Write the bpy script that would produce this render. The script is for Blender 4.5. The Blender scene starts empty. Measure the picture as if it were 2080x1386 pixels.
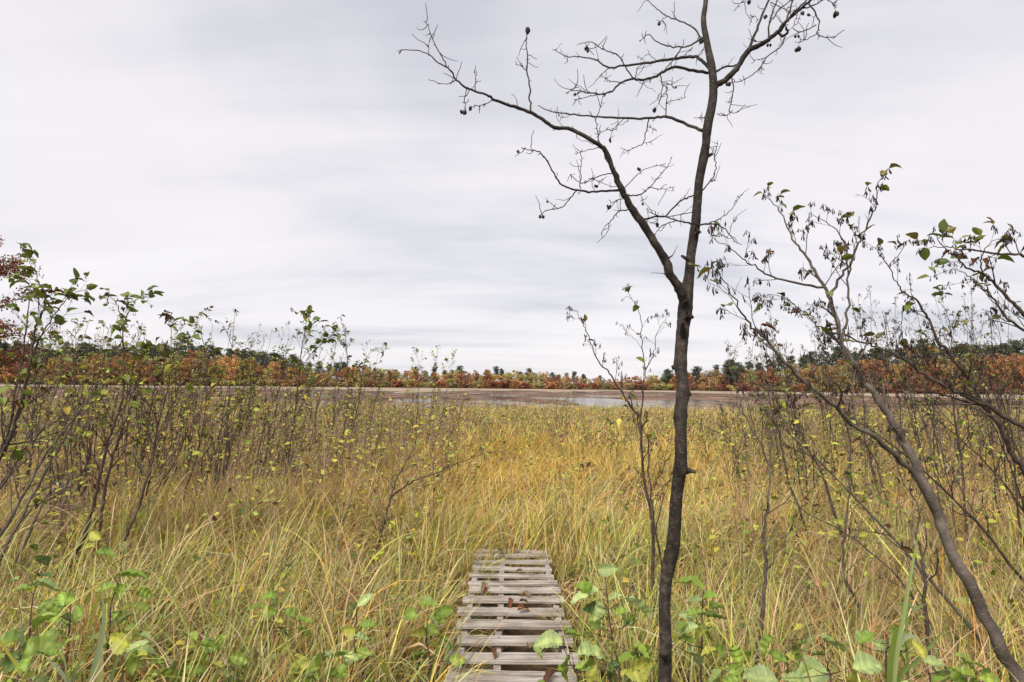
import bpy, math, random
import numpy as np
from mathutils import Matrix, Vector

# ------------------------------------------------------------------ camera
scene = bpy.context.scene
W0, H0, F = 2080.0, 1386.0, 1156.0          # photograph size, focal length in its pixels
CAM = np.array([0.0, 0.0, 1.60])
HORIZON = 785.0
pitch = math.atan((HORIZON - H0 / 2) / F)
roll = math.radians(0.6)
_f = np.array([0, math.cos(pitch), math.sin(pitch)])
_r0 = np.array([1.0, 0, 0]); _u0 = np.array([0, -math.sin(pitch), math.cos(pitch)])
_r = _r0 * math.cos(roll) + _u0 * math.sin(roll)
_u = -_r0 * math.sin(roll) + _u0 * math.cos(roll)
cam_d = bpy.data.cameras.new("camera"); cam = bpy.data.objects.new("camera", cam_d)
scene.collection.objects.link(cam)
cam_d.sensor_width = 36.0; cam_d.lens = 36.0 * F / W0
cam_d.clip_start = 0.05; cam_d.clip_end = 6000
m = Matrix.Identity(4)
for i in range(3):
    m[i][0] = _r[i]; m[i][1] = _u[i]; m[i][2] = -_f[i]; m[i][3] = CAM[i]
cam.matrix_world = m
scene.camera = cam

# ------------------------------------------------------------------ sky, sun, exposure
SUN_EL, SUN_AZ = math.radians(46), math.radians(205)     # azimuth clockwise from +Y: behind the camera, a little left
world = bpy.data.worlds.new("World"); scene.world = world; world.use_nodes = True
nt = world.node_tree; nt.nodes.clear()
def N(nt, t, **kw):
    n = nt.nodes.new(t)
    for k, v in kw.items():
        if k.startswith("in_"):
            key = k[3:]; key = int(key) if key.isdigit() else key.replace("_", " ")
            n.inputs[key].default_value = v
        else:
            setattr(n, k, v)
    return n
def L(nt, a, b): nt.links.new(a, b)
def ramp(nt, fac, stops, interp='LINEAR'):
    n = nt.nodes.new('ShaderNodeValToRGB'); n.color_ramp.interpolation = interp
    e = n.color_ramp.elements
    while len(e) > 1: e.remove(e[-1])
    e[0].position = stops[0][0]; e[0].color = (*stops[0][1], 1)
    for p, c in stops[1:]:
        k = e.new(p); k.color = (*c, 1)
    L(nt, fac, n.inputs[0]); return n
sky = N(nt, 'ShaderNodeTexSky', sky_type='NISHITA', sun_disc=False, sun_elevation=SUN_EL, sun_rotation=SUN_AZ)
tc = N(nt, 'ShaderNodeTexCoord')
sep = N(nt, 'ShaderNodeSeparateXYZ'); L(nt, tc.outputs['Generated'], sep.inputs[0])
zz = N(nt, 'ShaderNodeMath', operation='MAXIMUM', in_1=0.0); L(nt, sep.outputs[2], zz.inputs[0])
zz2 = N(nt, 'ShaderNodeMath', operation='ADD', in_1=0.16); L(nt, zz.outputs[0], zz2.inputs[0])
du = N(nt, 'ShaderNodeMath', operation='DIVIDE'); L(nt, sep.outputs[0], du.inputs[0]); L(nt, zz2.outputs[0], du.inputs[1])
dv = N(nt, 'ShaderNodeMath', operation='DIVIDE'); L(nt, sep.outputs[1], dv.inputs[0]); L(nt, zz2.outputs[0], dv.inputs[1])
cmb = N(nt, 'ShaderNodeCombineXYZ'); L(nt, du.outputs[0], cmb.inputs[0]); L(nt, dv.outputs[0], cmb.inputs[1])
mp = N(nt, 'ShaderNodeMapping'); mp.inputs['Rotation'].default_value = (0, 0, math.radians(32)); mp.inputs['Scale'].default_value = (0.55, 0.9, 1)
L(nt, cmb.outputs[0], mp.inputs[0])
n1 = N(nt, 'ShaderNodeTexNoise', in_Scale=0.85, in_Detail=6.0, in_Roughness=0.52, in_Distortion=0.8); L(nt, mp.outputs[0], n1.inputs['Vector'])
mp2 = N(nt, 'ShaderNodeMapping'); mp2.inputs['Rotation'].default_value = (0, 0, math.radians(24)); mp2.inputs['Scale'].default_value = (0.32, 1.9, 1); mp2.inputs['Location'].default_value = (3.1, 1.7, 0)
L(nt, cmb.outputs[0], mp2.inputs[0])
n2 = N(nt, 'ShaderNodeTexNoise', in_Scale=1.0, in_Detail=6.0, in_Roughness=0.55, in_Distortion=0.5); L(nt, mp2.outputs[0], n2.inputs['Vector'])
mixn = N(nt, 'ShaderNodeMix', data_type='FLOAT'); mixn.inputs[0].default_value = 0.40
L(nt, n1.outputs[0], mixn.inputs[2]); L(nt, n2.outputs[0], mixn.inputs[3])
cr = ramp(nt, mixn.outputs[0], [(0.35, (1.94, 1.95, 2.14)), (0.45, (2.46, 2.42, 2.56)), (0.52, (2.80, 2.70, 2.79)), (0.66, (3.00, 2.90, 2.94))])
mx = N(nt, 'ShaderNodeMix', data_type='RGBA'); mx.inputs[0].default_value = 0.97
L(nt, sky.outputs[0], mx.inputs[6]); L(nt, cr.outputs[0], mx.inputs[7])
bg = N(nt, 'ShaderNodeBackground', in_Strength=0.1); L(nt, mx.outputs[2], bg.inputs[0])
wo = N(nt, 'ShaderNodeOutputWorld'); L(nt, bg.outputs[0], wo.inputs[0])
sd = bpy.data.lights.new("sun", 'SUN'); sd.energy = 1.5; sd.angle = math.radians(28); sd.color = (1.0, 0.93, 0.82)
so = bpy.data.objects.new("sun", sd); scene.collection.objects.link(so)
sdir = Vector((math.sin(SUN_AZ) * math.cos(SUN_EL), math.cos(SUN_AZ) * math.cos(SUN_EL), math.sin(SUN_EL)))
so.rotation_euler = sdir.to_track_quat('Z', 'Y').to_euler(); so.location = (0, -8, 30)
vs = scene.view_settings
vs.view_transform = 'Standard'; vs.look = 'None'; vs.exposure = 1.68; vs.gamma = 1.0; vs.use_curve_mapping = False
scene.cycles.use_denoising = True
scene.cycles.max_bounces = 6; scene.cycles.transparent_max_bounces = 12

# ------------------------------------------------------------------ helpers
rng = np.random.default_rng(7)
random.seed(7)
COL = scene.collection
def pxdir(px, py):
    return _f + _r * ((px - W0 / 2) / F) + _u * ((H0 / 2 - py) / F)
def P(px, py, Y):                      # the point seen at a pixel, at depth Y metres in front of the camera
    d = pxdir(px, py); return CAM + d * (Y / d[1])
def G(px, py, z=0.0):                  # the point of the ground (height z) seen at a pixel
    d = pxdir(px, py); t = (z - CAM[2]) / d[2]; return CAM + d * t
def hor(px): return HORIZON + (px - W0 / 2) * math.tan(roll)

_gy = np.random.default_rng(3).normal(size=(6, 4))
def ground_noise(x, y):
    s = 0
    for i, (a, b, c, d) in enumerate(_gy):
        s = s + math.pow(0.62, i) * np.sin(x * a * (0.5 + i * .5) + y * b * (0.5 + i * .5) + c * 3 + d)
    return s
def shore_far(x): return 405 - 140 * np.clip(np.abs(x) / 300, 0, 1.05) ** 2
def shore_near(x): return 43 + 2.0 * np.sin(x * .23) + 1.2 * np.sin(x * .61 + 1)
WATER_Z = -0.35
def ground_h(x, y):
    x = np.asarray(x, float); y = np.asarray(y, float)
    z = 0.05 * ground_noise(x, y)
    path = np.exp(-((x + 0.03) / 0.55) ** 2) * (y < 5.6)
    z = z * (1 - path) - 0.15 * path
    ys = shore_near(x)
    k = np.clip((y - ys + 3) / 6, 0, 1)
    z = z * (1 - k) + k * (-1.2)
    yf = shore_far(x)
    k2 = np.clip((y - yf + 6) / 8, 0, 1)
    side = np.clip((np.abs(x + 40) - 70) / 170, 0, 1)
    hill = np.clip((y - yf) / 130, 0, 1) * (2 + 10 * side)
    z = z * (1 - k2) + k2 * (0.0 + hill)
    return z

def cross(a, b):
    a = np.asarray(a, float); b = np.asarray(b, float)
    return a[..., [1, 2, 0]] * b[..., [2, 0, 1]] - a[..., [2, 0, 1]] * b[..., [1, 2, 0]]
class Acc:
    """collects vertices, quads and a colour per vertex; build() links ONE mesh object"""
    def __init__(s): s.v = []; s.q = []; s.c = []; s.n = 0
    def add(s, v, q, c=None):
        v = np.asarray(v, float); s.v.append(v); s.q.append(np.asarray(q, np.int64) + s.n)
        if c is None: c = (1, 1, 1)
        c = np.asarray(c, float)
        s.c.append(np.broadcast_to(c, (len(v), 3)) if c.ndim == 1 else c); s.n += len(v)
    def tube(s, p, r, sides=5, c=None, bump=0.0):
        p = np.asarray(p, float); n = len(p); r = np.broadcast_to(np.asarray(r, float), (n,))
        t = np.gradient(p, axis=0); t /= np.linalg.norm(t, axis=1)[:, None] + 1e-12
        a = cross(t[0], [0.3, 0.2, 1.0] if abs(t[0][2]) < .9 else [1.0, 0.1, 0]); a /= np.linalg.norm(a)
        ang = np.arange(sides) * 2 * math.pi / sides
        rings = np.empty((n, sides, 3))
        if sides <= 4 and not bump:
            ref = np.array([.31, .23, .92]) if abs((p[-1] - p[0])[2]) < .8 * np.linalg.norm(p[-1] - p[0]) else np.array([.95, .2, .1])
            A = cross(t, ref); A /= np.linalg.norm(A, axis=1)[:, None] + 1e-9; B = cross(t, A)
            rings = p[:, None, :] + r[:, None, None] * (np.cos(ang)[None, :, None] * A[:, None, :] + np.sin(ang)[None, :, None] * B[:, None, :])
        else:
          for i in range(n):
            a = a - t[i] * np.dot(a, t[i]); a /= np.linalg.norm(a) + 1e-12
            b = cross(t[i], a)
            rr = r[i] * (1 + bump * rng.normal(size=sides)) if bump else r[i]
            rings[i] = p[i] + (np.cos(ang) * rr)[:, None] * a + (np.sin(ang) * rr)[:, None] * b
        v = rings.reshape(-1, 3)
        i = np.arange(n - 1)[:, None] * sides; j = np.arange(sides)[None, :]; j2 = (j + 1) % sides
        q = np.stack([i + j, i + j2, i + sides + j2, i + sides + j], -1).reshape(-1, 4)
        tip = p[-1] + t[-1] * r[-1]
        v = np.vstack([v, tip, p[0]]); k = (n - 1) * sides
        cap = [[k + a_, k + (a_ + 1) % sides, n * sides, n * sides] for a_ in range(sides)]
        s.add(v, np.vstack([q, cap]), c)
    def build(s, name, mat, parent=None, loc=None, smooth=True):
        v = np.vstack(s.v).astype(np.float32); q = np.vstack(s.q); c = np.vstack(s.c)
        if loc is not None: v = v - np.asarray(loc, np.float32)
        me = mesh_from(name, v, q, c, mat, smooth)
        o = bpy.data.objects.new(name, me); COL.objects.link(o)
        if parent: o.parent = parent
        elif loc is not None: o.location = loc
        return o
def mesh_from(name, v, q, c=None, mat=None, smooth=True):
    me = bpy.data.meshes.new(name)
    q = np.asarray(q, np.int64); v = np.asarray(v, np.float32)
    tri = q[:, 2] == q[:, 3]
    tot = np.where(tri, 3, 4); start = np.concatenate([[0], np.cumsum(tot)[:-1]])
    mask = np.ones(q.shape, bool); mask[tri, 3] = False
    idx = q[mask]
    me.vertices.add(len(v)); me.vertices.foreach_set('co', v.ravel())
    me.loops.add(len(idx)); me.loops.foreach_set('vertex_index', idx.astype(np.int32))
    me.polygons.add(len(q)); me.polygons.foreach_set('loop_start', start.astype(np.int32))
    me.polygons.foreach_set('use_smooth', np.full(len(q), smooth))
    if c is not None:
        a = me.attributes.new('Col', 'FLOAT_COLOR', 'POINT')
        a.data.foreach_set('color', np.hstack([c, np.ones((len(c), 1))]).astype(np.float32).ravel())
    me.update(calc_edges=True)
    if mat: me.materials.append(mat)
    return me
def tag(o, label, cat=None, group=None, kind=None):
    o['label'] = label
    if cat: o['category'] = cat
    if group: o['group'] = group
    if kind: o['kind'] = kind
    return o
def empty(name, loc):
    o = bpy.data.objects.new(name, None); COL.objects.link(o); o.location = loc; o.empty_display_size = .1
    return o
def child(name, me, parent, mat=None):
    o = bpy.data.objects.new(name, me); COL.objects.link(o); o.parent = parent
    return o
def smooth_path(p, k=4):
    p = np.asarray(p, float)
    if len(p) < 3: return p
    e = np.vstack([2 * p[0] - p[1], p, 2 * p[-1] - p[-2]]); out = []
    for i in range(1, len(e) - 2):
        a, b, c, d = e[i - 1], e[i], e[i + 1], e[i + 2]
        for t in np.arange(k) / k:
            out.append(.5 * (2 * b + (c - a) * t + (2 * a - 5 * b + 4 * c - d) * t * t + (3 * b - a - 3 * c + d) * t ** 3))
    out.append(p[-1]); return np.array(out)
def arclen(p):
    d = np.concatenate([[0], np.cumsum(np.linalg.norm(np.diff(p, axis=0), axis=1))]); return d
def unit(v): v = np.asarray(v, float); return v / (np.linalg.norm(v) + 1e-12)

# ------------------------------------------------------------------ materials
def new_mat(name):
    mt = bpy.data.materials.new(name); mt.use_nodes = True
    nt = mt.node_tree; nt.nodes.clear()
    out = nt.nodes.new('ShaderNodeOutputMaterial'); return mt, nt, out
def leaf_material(name, source, transl=0.35, rough=0.55, scale=30, spots=True, holes=False, pale=0.0):
    mt, nt, out = new_mat(name)
    if source == 'object':
        src = N(nt, 'ShaderNodeObjectInfo').outputs['Color']
    elif source == 'attr':
        src = N(nt, 'ShaderNodeAttribute', attribute_name='Col').outputs['Color']
    else:
        a = N(nt, 'ShaderNodeObjectInfo').outputs['Color']; b = N(nt, 'ShaderNodeAttribute', attribute_name='Col').outputs['Color']
        mm = N(nt, 'ShaderNodeMix', data_type='RGBA', blend_type='MULTIPLY'); mm.inputs[0].default_value = 1
        L(nt, a, mm.inputs[6]); L(nt, b, mm.inputs[7]); src = mm.outputs[2]
    tcn = N(nt, 'ShaderNodeTexCoord')
    if spots:
        nz = N(nt, 'ShaderNodeTexNoise', in_Scale=scale, in_Detail=4.0, in_Roughness=0.65); L(nt, tcn.outputs['Object'], nz.inputs['Vector'])
        oi = N(nt, 'ShaderNodeObjectInfo')
        nz.noise_dimensions = '4D'; mw = N(nt, 'ShaderNodeMath', operation='MULTIPLY', in_1=50.0); L(nt, oi.outputs['Random'], mw.inputs[0]); L(nt, mw.outputs[0], nz.inputs['W'])
        rp = ramp(nt, nz.outputs[0], [(0.35, (0.75, 0.78, 0.8)), (0.55, (1.0, 1.0, 1.0)), (0.68, (1.15, 1.05, 0.8)), (0.74, (0.8, 0.5, 0.35))])
        mm = N(nt, 'ShaderNodeMix', data_type='RGBA', blend_type='MULTIPLY'); mm.inputs[0].default_value = 0.9
        L(nt, src, mm.inputs[6]); L(nt, rp.outputs[0], mm.inputs[7]); src = mm.outputs[2]
    geo = N(nt, 'ShaderNodeNewGeometry')
    if pale:
        pm = N(nt, 'ShaderNodeMix', data_type='RGBA'); pm.inputs[7].default_value = (0.30, 0.36, 0.22, 1)
        pf = N(nt, 'ShaderNodeMath', operation='MULTIPLY', in_1=pale); L(nt, geo.outputs['Backfacing'], pf.inputs[0])
        L(nt, pf.outputs[0], pm.inputs[0]); L(nt, src, pm.inputs[6]); src = pm.outputs[2]
    pb = N(nt, 'ShaderNodeBsdfPrincipled', in_Roughness=rough); pb.inputs['Specular IOR Level'].default_value = 0.35
    L(nt, src, pb.inputs['Base Color'])
    tr = N(nt, 'ShaderNodeBsdfTranslucent'); L(nt, src, tr.inputs[0])
    mxs = N(nt, 'ShaderNodeMixShader'); mxs.inputs[0].default_value = transl
    L(nt, pb.outputs[0], mxs.inputs[1]); L(nt, tr.outputs[0], mxs.inputs[2])
    res = mxs.outputs[0]
    if holes:
        vm = N(nt, 'ShaderNodeMix', data_type='RGBA', blend_type='MULTIPLY'); va = N(nt, 'ShaderNodeAttribute', attribute_name='vein'); vr = ramp(nt, va.outputs['Fac'], [(0.0, (.92, .95, .9)), (.6, (1.12, 1.1, 1.05)), (1.0, (1.3, 1.28, 1.1))]); vm.inputs[0].default_value = 1
        L(nt, src, vm.inputs[6]); L(nt, vr.outputs[0], vm.inputs[7]); L(nt, vm.outputs[2], pb.inputs['Base Color'])
        wv = N(nt, 'ShaderNodeAttribute', attribute_name='vein')
        bp = N(nt, 'ShaderNodeBump', in_Strength=0.18, in_Distance=0.02); L(nt, wv.outputs['Fac'], bp.inputs['Height']); L(nt, bp.outputs[0], pb.inputs['Normal'])
        hz = N(nt, 'ShaderNodeTexNoise', in_Scale=11.0, in_Detail=2.0); hz.noise_dimensions = '4D'; L(nt, tcn.outputs['Object'], hz.inputs['Vector']); L(nt, mw.outputs[0], hz.inputs['W'])
        gt = N(nt, 'ShaderNodeMath', operation='GREATER_THAN', in_1=0.665); L(nt, hz.outputs[0], gt.inputs[0])
        tp = N(nt, 'ShaderNodeBsdfTransparent'); m2 = N(nt, 'ShaderNodeMixShader')
        L(nt, gt.outputs[0], m2.inputs[0]); L(nt, res, m2.inputs[1]); L(nt, tp.outputs[0], m2.inputs[2]); res = m2.outputs[0]
    L(nt, res, out.inputs[0]); return mt
def bark_material(name, c1, c2, c3, scale=18.0, lent=0.5, bump=0.5):
    mt, nt, out = new_mat(name)
    tcn = N(nt, 'ShaderNodeTexCoord')
    nz = N(nt, 'ShaderNodeTexNoise', in_Scale=scale, in_Detail=6.0, in_Roughness=0.6); L(nt, tcn.outputs['Object'], nz.inputs['Vector'])
    rp = ramp(nt, nz.outputs[0], [(0.32, c1), (0.52, c2), (0.72, c3)])
    mp = N(nt, 'ShaderNodeMapping'); mp.inputs['Scale'].default_value = (60, 60, 320); L(nt, tcn.outputs['Object'], mp.inputs[0])
    n2 = N(nt, 'ShaderNodeTexNoise', in_Scale=1.0, in_Detail=2.0); L(nt, mp.outputs[0], n2.inputs['Vector'])
    r2 = ramp(nt, n2.outputs[0], [(0.60, (0, 0, 0)), (0.68, (1, 1, 1))])
    ml = N(nt, 'ShaderNodeMath', operation='MULTIPLY', in_1=lent); L(nt, r2.outputs[0], ml.inputs[0])
    mm = N(nt, 'ShaderNodeMix', data_type='RGBA'); mm.inputs[7].default_value = (*[min(1, c * 1.7) for c in c3], 1)
    L(nt, ml.outputs[0], mm.inputs[0]); L(nt, rp.outputs[0], mm.inputs[6])
    pb = N(nt, 'ShaderNodeBsdfPrincipled', in_Roughness=0.75); L(nt, mm.outputs[2], pb.inputs['Base Color']); pb.inputs['Specular IOR Level'].default_value = 0.3
    mp3 = N(nt, 'ShaderNodeMapping'); mp3.inputs['Scale'].default_value = (90, 90, 25); L(nt, tcn.outputs['Object'], mp3.inputs[0])
    n3 = N(nt, 'ShaderNodeTexNoise', in_Scale=1.0, in_Detail=4.0); L(nt, mp3.outputs[0], n3.inputs['Vector'])
    ad = N(nt, 'ShaderNodeMath', operation='ADD'); L(nt, n3.outputs[0], ad.inputs[0]); L(nt, ml.outputs[0], ad.inputs[1])
    bp = N(nt, 'ShaderNodeBump', in_Strength=bump, in_Distance=0.004); L(nt, ad.outputs[0], bp.inputs['Height']); L(nt, bp.outputs[0], pb.inputs['Normal'])
    L(nt, pb.outputs[0], out.inputs[0]); return mt
M = {}
M['trunk'] = bark_material('alder_bark', (.012, .0088, .0066), (.028, .021, .0165), (.088, .073, .059), 24, .9, 1.0)
M['stem'] = bark_material('shrub_bark', (.024, .0165, .012), (.050, .036, .028), (.11, .088, .07), 14, .5, .5)
M['stem_red'] = bark_material('young_bark', (.034, .020, .016), (.075, .047, .038), (.14, .10, .082), 14, .35, .4)
M['grey_stem'] = bark_material('grey_bark', (.040, .031, .025), (.085, .069, .056), (.16, .135, .11), 12, .6, .6)
M['dark'] = bark_material('catkin_brown', (.020, .013, .011), (.035, .023, .018), (.06, .04, .03), 60, .0, .3)
M['leaf'] = leaf_material('alder_leaf', 'object', .30, .5, 2.2)
M['leaf_big'] = leaf_material('broad_leaf', 'object', .28, .45, 2.5, holes=True, pale=.0)
M['leaf_attr'] = leaf_material('small_leaf', 'attr', .35, .55, 30, spots=False)
M['grass'] = leaf_material('grass_blade', 'attr', .22, .6, 30, spots=False)
M['crown'] = leaf_material('far_foliage', 'both', .34, .7, 30, spots=False)
def plain_noise(name, stops, scale, rough=.85, bump=.3, detail=6, map_scale=(1, 1, 1), rnd=False, dist=.02):
    mt, nt, out = new_mat(name); tcn = N(nt, 'ShaderNodeTexCoord')
    mp = N(nt, 'ShaderNodeMapping'); mp.inputs['Scale'].default_value = map_scale; L(nt, tcn.outputs['Object'], mp.inputs[0])
    if rnd:
        oi = N(nt, 'ShaderNodeObjectInfo'); mu = N(nt, 'ShaderNodeMath', operation='MULTIPLY', in_1=40.0); L(nt, oi.outputs['Random'], mu.inputs[0]); L(nt, mu.outputs[0], mp.inputs['Location'])
    nz = N(nt, 'ShaderNodeTexNoise', in_Scale=scale, in_Detail=detail, in_Roughness=.62); L(nt, mp.outputs[0], nz.inputs['Vector'])
    rp = ramp(nt, nz.outputs[0], stops)
    pb = N(nt, 'ShaderNodeBsdfPrincipled', in_Roughness=rough); L(nt, rp.outputs[0], pb.inputs['Base Color']); pb.inputs['Specular IOR Level'].default_value = .25
    bp = N(nt, 'ShaderNodeBump', in_Strength=bump, in_Distance=dist); L(nt, nz.outputs[0], bp.inputs['Height']); L(nt, bp.outputs[0], pb.inputs['Normal'])
    L(nt, pb.outputs[0], out.inputs[0]); return mt
M['ground'] = plain_noise('marsh_litter', [(.3, (.035, .022, .012)), (.5, (.085, .055, .03)), (.7, (.17, .115, .06))], 5.0, .95, .6, 9)
M['mat'] = plain_noise('sedge_mat', [(.3, (.17, .12, .085)), (.48, (.28, .215, .155)), (.68, (.38, .31, .23))], .04, .95, .2, 8)
M['rock'] = plain_noise('pale_stone', [(.3, (.26, .25, .22)), (.5, (.42, .41, .37)), (.75, (.52, .51, .47))], 9, .85, .5)
M['white_bark'] = plain_noise('birch_bark', [(.35, (.25, .22, .19)), (.5, (.50, .47, .43)), (.7, (.62, .59, .55))], 2.2, .8, .1)
M['far_bark'] = plain_noise('far_bark', [(.35, (.05, .04, .035)), (.6, (.12, .10, .085))], 1.5, .9, .1)
# weathered plank: grain runs along the board
def plank_material():
    mt, nt, out = new_mat('weathered_wood'); tcn = N(nt, 'ShaderNodeTexCoord'); oi = N(nt, 'ShaderNodeObjectInfo')
    mu = N(nt, 'ShaderNodeMath', operation='MULTIPLY', in_1=37.0); L(nt, oi.outputs['Random'], mu.inputs[0])
    def tex(sc, det, scale=1.0):
        mp = N(nt, 'ShaderNodeMapping'); mp.inputs['Scale'].default_value = sc; L(nt, tcn.outputs['Object'], mp.inputs[0]); L(nt, mu.outputs[0], mp.inputs['Location'])
        n = N(nt, 'ShaderNodeTexNoise', in_Scale=scale, in_Detail=det, in_Roughness=.6); L(nt, mp.outputs[0], n.inputs['Vector']); return n
    g = tex((2.2, 70, 70), 5); b = tex((3, 5, 5), 4, 1.3); k = tex((3.5, 26, 26), 3)
    r1 = ramp(nt, g.outputs[0], [(.28, (.12, .10, .085)), (.45, (.30, .272, .245)), (.62, (.43, .40, .37)), (.8, (.53, .50, .47))])
    r2 = ramp(nt, b.outputs[0], [(.35, (.62, .55, .50)), (.55, (1, .98, .96)), (.75, (1.1, 1.08, 1.06))])
    r3 = ramp(nt, k.outputs[0], [(.30, (.35, .30, .27)), (.37, (1, 1, 1))])
    m1 = N(nt, 'ShaderNodeMix', data_type='RGBA', blend_type='MULTIPLY'); m1.inputs[0].default_value = 1; L(nt, r1.outputs[0], m1.inputs[6]); L(nt, r2.outputs[0], m1.inputs[7])
    m2 = N(nt, 'ShaderNodeMix', data_type='RGBA', blend_type='MULTIPLY'); m2.inputs[0].default_value = 1; L(nt, m1.outputs[2], m2.inputs[6]); L(nt, r3.outputs[0], m2.inputs[7])
    pb = N(nt, 'ShaderNodeBsdfPrincipled', in_Roughness=.85); L(nt, m2.outputs[2], pb.inputs['Base Color'])
    bp = N(nt, 'ShaderNodeBump', in_Strength=.6, in_Distance=.004); L(nt, g.outputs[0], bp.inputs['Height']); L(nt, bp.outputs[0], pb.inputs['Normal'])
    L(nt, pb.outputs[0], out.inputs[0]); return mt
M['plank'] = plank_material()
def water_material():
    mt, nt, out = new_mat('lake_water'); tcn = N(nt, 'ShaderNodeTexCoord')
    mp = N(nt, 'ShaderNodeMapping'); mp.inputs['Scale'].default_value = (.09, .040, 1); L(nt, tcn.outputs['Object'], mp.inputs[0])
    cov = N(nt, 'ShaderNodeTexNoise', in_Scale=1.0, in_Detail=8.0, in_Roughness=.68); L(nt, mp.outputs[0], cov.inputs['Vector'])
    # one stretch of open water
    sp = N(nt, 'ShaderNodeSeparateXYZ'); L(nt, tcn.outputs['Object'], sp.inputs[0])
    def gauss(outp, c, w):
        a = N(nt, 'ShaderNodeMath', operation='SUBTRACT', in_1=c); L(nt, outp, a.inputs[0])
        b = N(nt, 'ShaderNodeMath', operation='DIVIDE', in_1=w); L(nt, a.outputs[0], b.inputs[0])
        d = N(nt, 'ShaderNodeMath', operation='MULTIPLY'); L(nt, b.outputs[0], d.inputs[0]); L(nt, b.outputs[0], d.inputs[1]); return d.outputs[0]
    gx = gauss(sp.outputs[0], 13.5, 4.2); gy = gauss(sp.outputs[1], 72.0, 22.0)
    s = N(nt, 'ShaderNodeMath', operation='ADD'); L(nt, gx, s.inputs[0]); L(nt, gy, s.inputs[1])
    ms = N(nt, 'ShaderNodeMath', operation='MULTIPLY', in_1=-1.0); L(nt, s.outputs[0], ms.inputs[0])
    ex = N(nt, 'ShaderNodeMath', operation='EXPONENT'); L(nt, ms.outputs[0], ex.inputs[0])
    m4 = N(nt, 'ShaderNodeMath', operation='MULTIPLY', in_1=.38); L(nt, ex.outputs[0], m4.inputs[0])
    sb = N(nt, 'ShaderNodeMath', operation='SUBTRACT'); L(nt, cov.outputs[0], sb.inputs[0]); L(nt, m4.outputs[0], sb.inputs[1])
    rp = ramp(nt, sb.outputs[0], [(.42, (0, 0, 0)), (.50, (1, 1, 1))])
    mp2 = N(nt, 'ShaderNodeMapping'); mp2.inputs['Scale'].default_value = (.16, .055, 1); L(nt, tcn.outputs['Object'], mp2.inputs[0])
    c2 = N(nt, 'ShaderNodeTexNoise', in_Scale=1.0, in_Detail=8.0, in_Roughness=.7); L(nt, mp2.outputs[0], c2.inputs['Vector'])
    pc = ramp(nt, c2.outputs[0], [(.36, (.030, .015, .009)), (.47, (.105, .060, .040)), (.56, (.19, .120, .085)), (.68, (.30, .22, .16))])
    pads = N(nt, 'ShaderNodeBsdfPrincipled', in_Roughness=.8); pads.inputs['Specular IOR Level'].default_value = .06; L(nt, pc.outputs[0], pads.inputs['Base Color'])
    wat = N(nt, 'ShaderNodeBsdfPrincipled', in_Roughness=.10, in_IOR=1.33); wat.inputs['Base Color'].default_value = (.02, .018, .014, 1)
    mp3 = N(nt, 'ShaderNodeMapping'); mp3.inputs['Scale'].default_value = (2.0, 3.5, 1); L(nt, tcn.outputs['Object'], mp3.inputs[0])
    wn = N(nt, 'ShaderNodeTexNoise', in_Scale=1.0, in_Detail=4.0); L(nt, mp3.outputs[0], wn.inputs['Vector'])
    bp = N(nt, 'ShaderNodeBump', in_Distance=.06); L(nt, wn.outputs[0], bp.inputs['Height']); bs = N(nt, 'ShaderNodeMath', operation='MULTIPLY_ADD', in_1=.75, in_2=.0); L(nt, ex.outputs[0], bs.inputs[0]); L(nt, bs.outputs[0], bp.inputs['Strength'])
    L(nt, bp.outputs[0], wat.inputs['Normal'])
    bp2 = N(nt, 'ShaderNodeBump', in_Strength=.6, in_Distance=.08); L(nt, c2.outputs[0], bp2.inputs['Height']); L(nt, bp2.outputs[0], pads.inputs['Normal'])
    mxs = N(nt, 'ShaderNodeMixShader'); L(nt, rp.outputs[0], mxs.inputs[0]); L(nt, wat.outputs[0], mxs.inputs[1]); L(nt, pads.outputs[0], mxs.inputs[2])
    L(nt, mxs.outputs[0], out.inputs[0]); return mt
M['water'] = water_material()

# ------------------------------------------------------------------ the setting: ground, lake, sedge mat
def grid_mesh(name, xs, ys, zfun, mat):
    X, Y = np.meshgrid(xs, ys); Z = zfun(X, Y)
    v = np.stack([X, Y, Z], -1).reshape(-1, 3); nx = len(xs); ny = len(ys)
    i = (np.arange(ny - 1)[:, None] * nx + np.arange(nx - 1)[None, :]).ravel()
    q = np.stack([i, i + 1, i + nx + 1, i + nx], 1)
    me = mesh_from(name, v, q, None, mat); o = bpy.data.objects.new(name, me); COL.objects.link(o); o['kind'] = 'structure'
    return o
def spaced(a): return np.unique(np.concatenate(a))
gx = spaced([-np.geomspace(12, 1500, 60), np.linspace(-12, 12, 100), np.geomspace(12, 1500, 60)])
gy = spaced([np.linspace(-40, -4, 12), np.linspace(-4, 14, 90), np.linspace(14, 48, 50), np.geomspace(48, 250, 20), np.linspace(250, 560, 80), np.geomspace(560, 3000, 20)])
tag(grid_mesh('ground', gx, gy, ground_h, M['ground']), 'marshy meadow ground under the dry grass, rising to hills beyond the lake')
lk = grid_mesh('lake', np.linspace(-500, 500, 21), np.linspace(36, 470, 21), lambda x, y: 0 * x + WATER_Z, M['water'])
tag(lk, 'lake with mauve brown floating leaves and a patch of open water')
mx_ = np.linspace(-420, 420, 260); mt_ = np.linspace(0, 1, 10)
X, T = np.meshgrid(mx_, mt_)
near = shore_far(X) - 175 + 40 * np.sin(X * .035) + 34 * np.sin(X * .11 + 2) + 22 * np.sin(X * .29) + 14 * np.sin(X * .71)
Y = near + (shore_far(X) + 4 - near) * T
v = np.stack([X, Y, WATER_Z + .04 + .16 * T], -1).reshape(-1, 3); nx = len(mx_)
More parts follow.
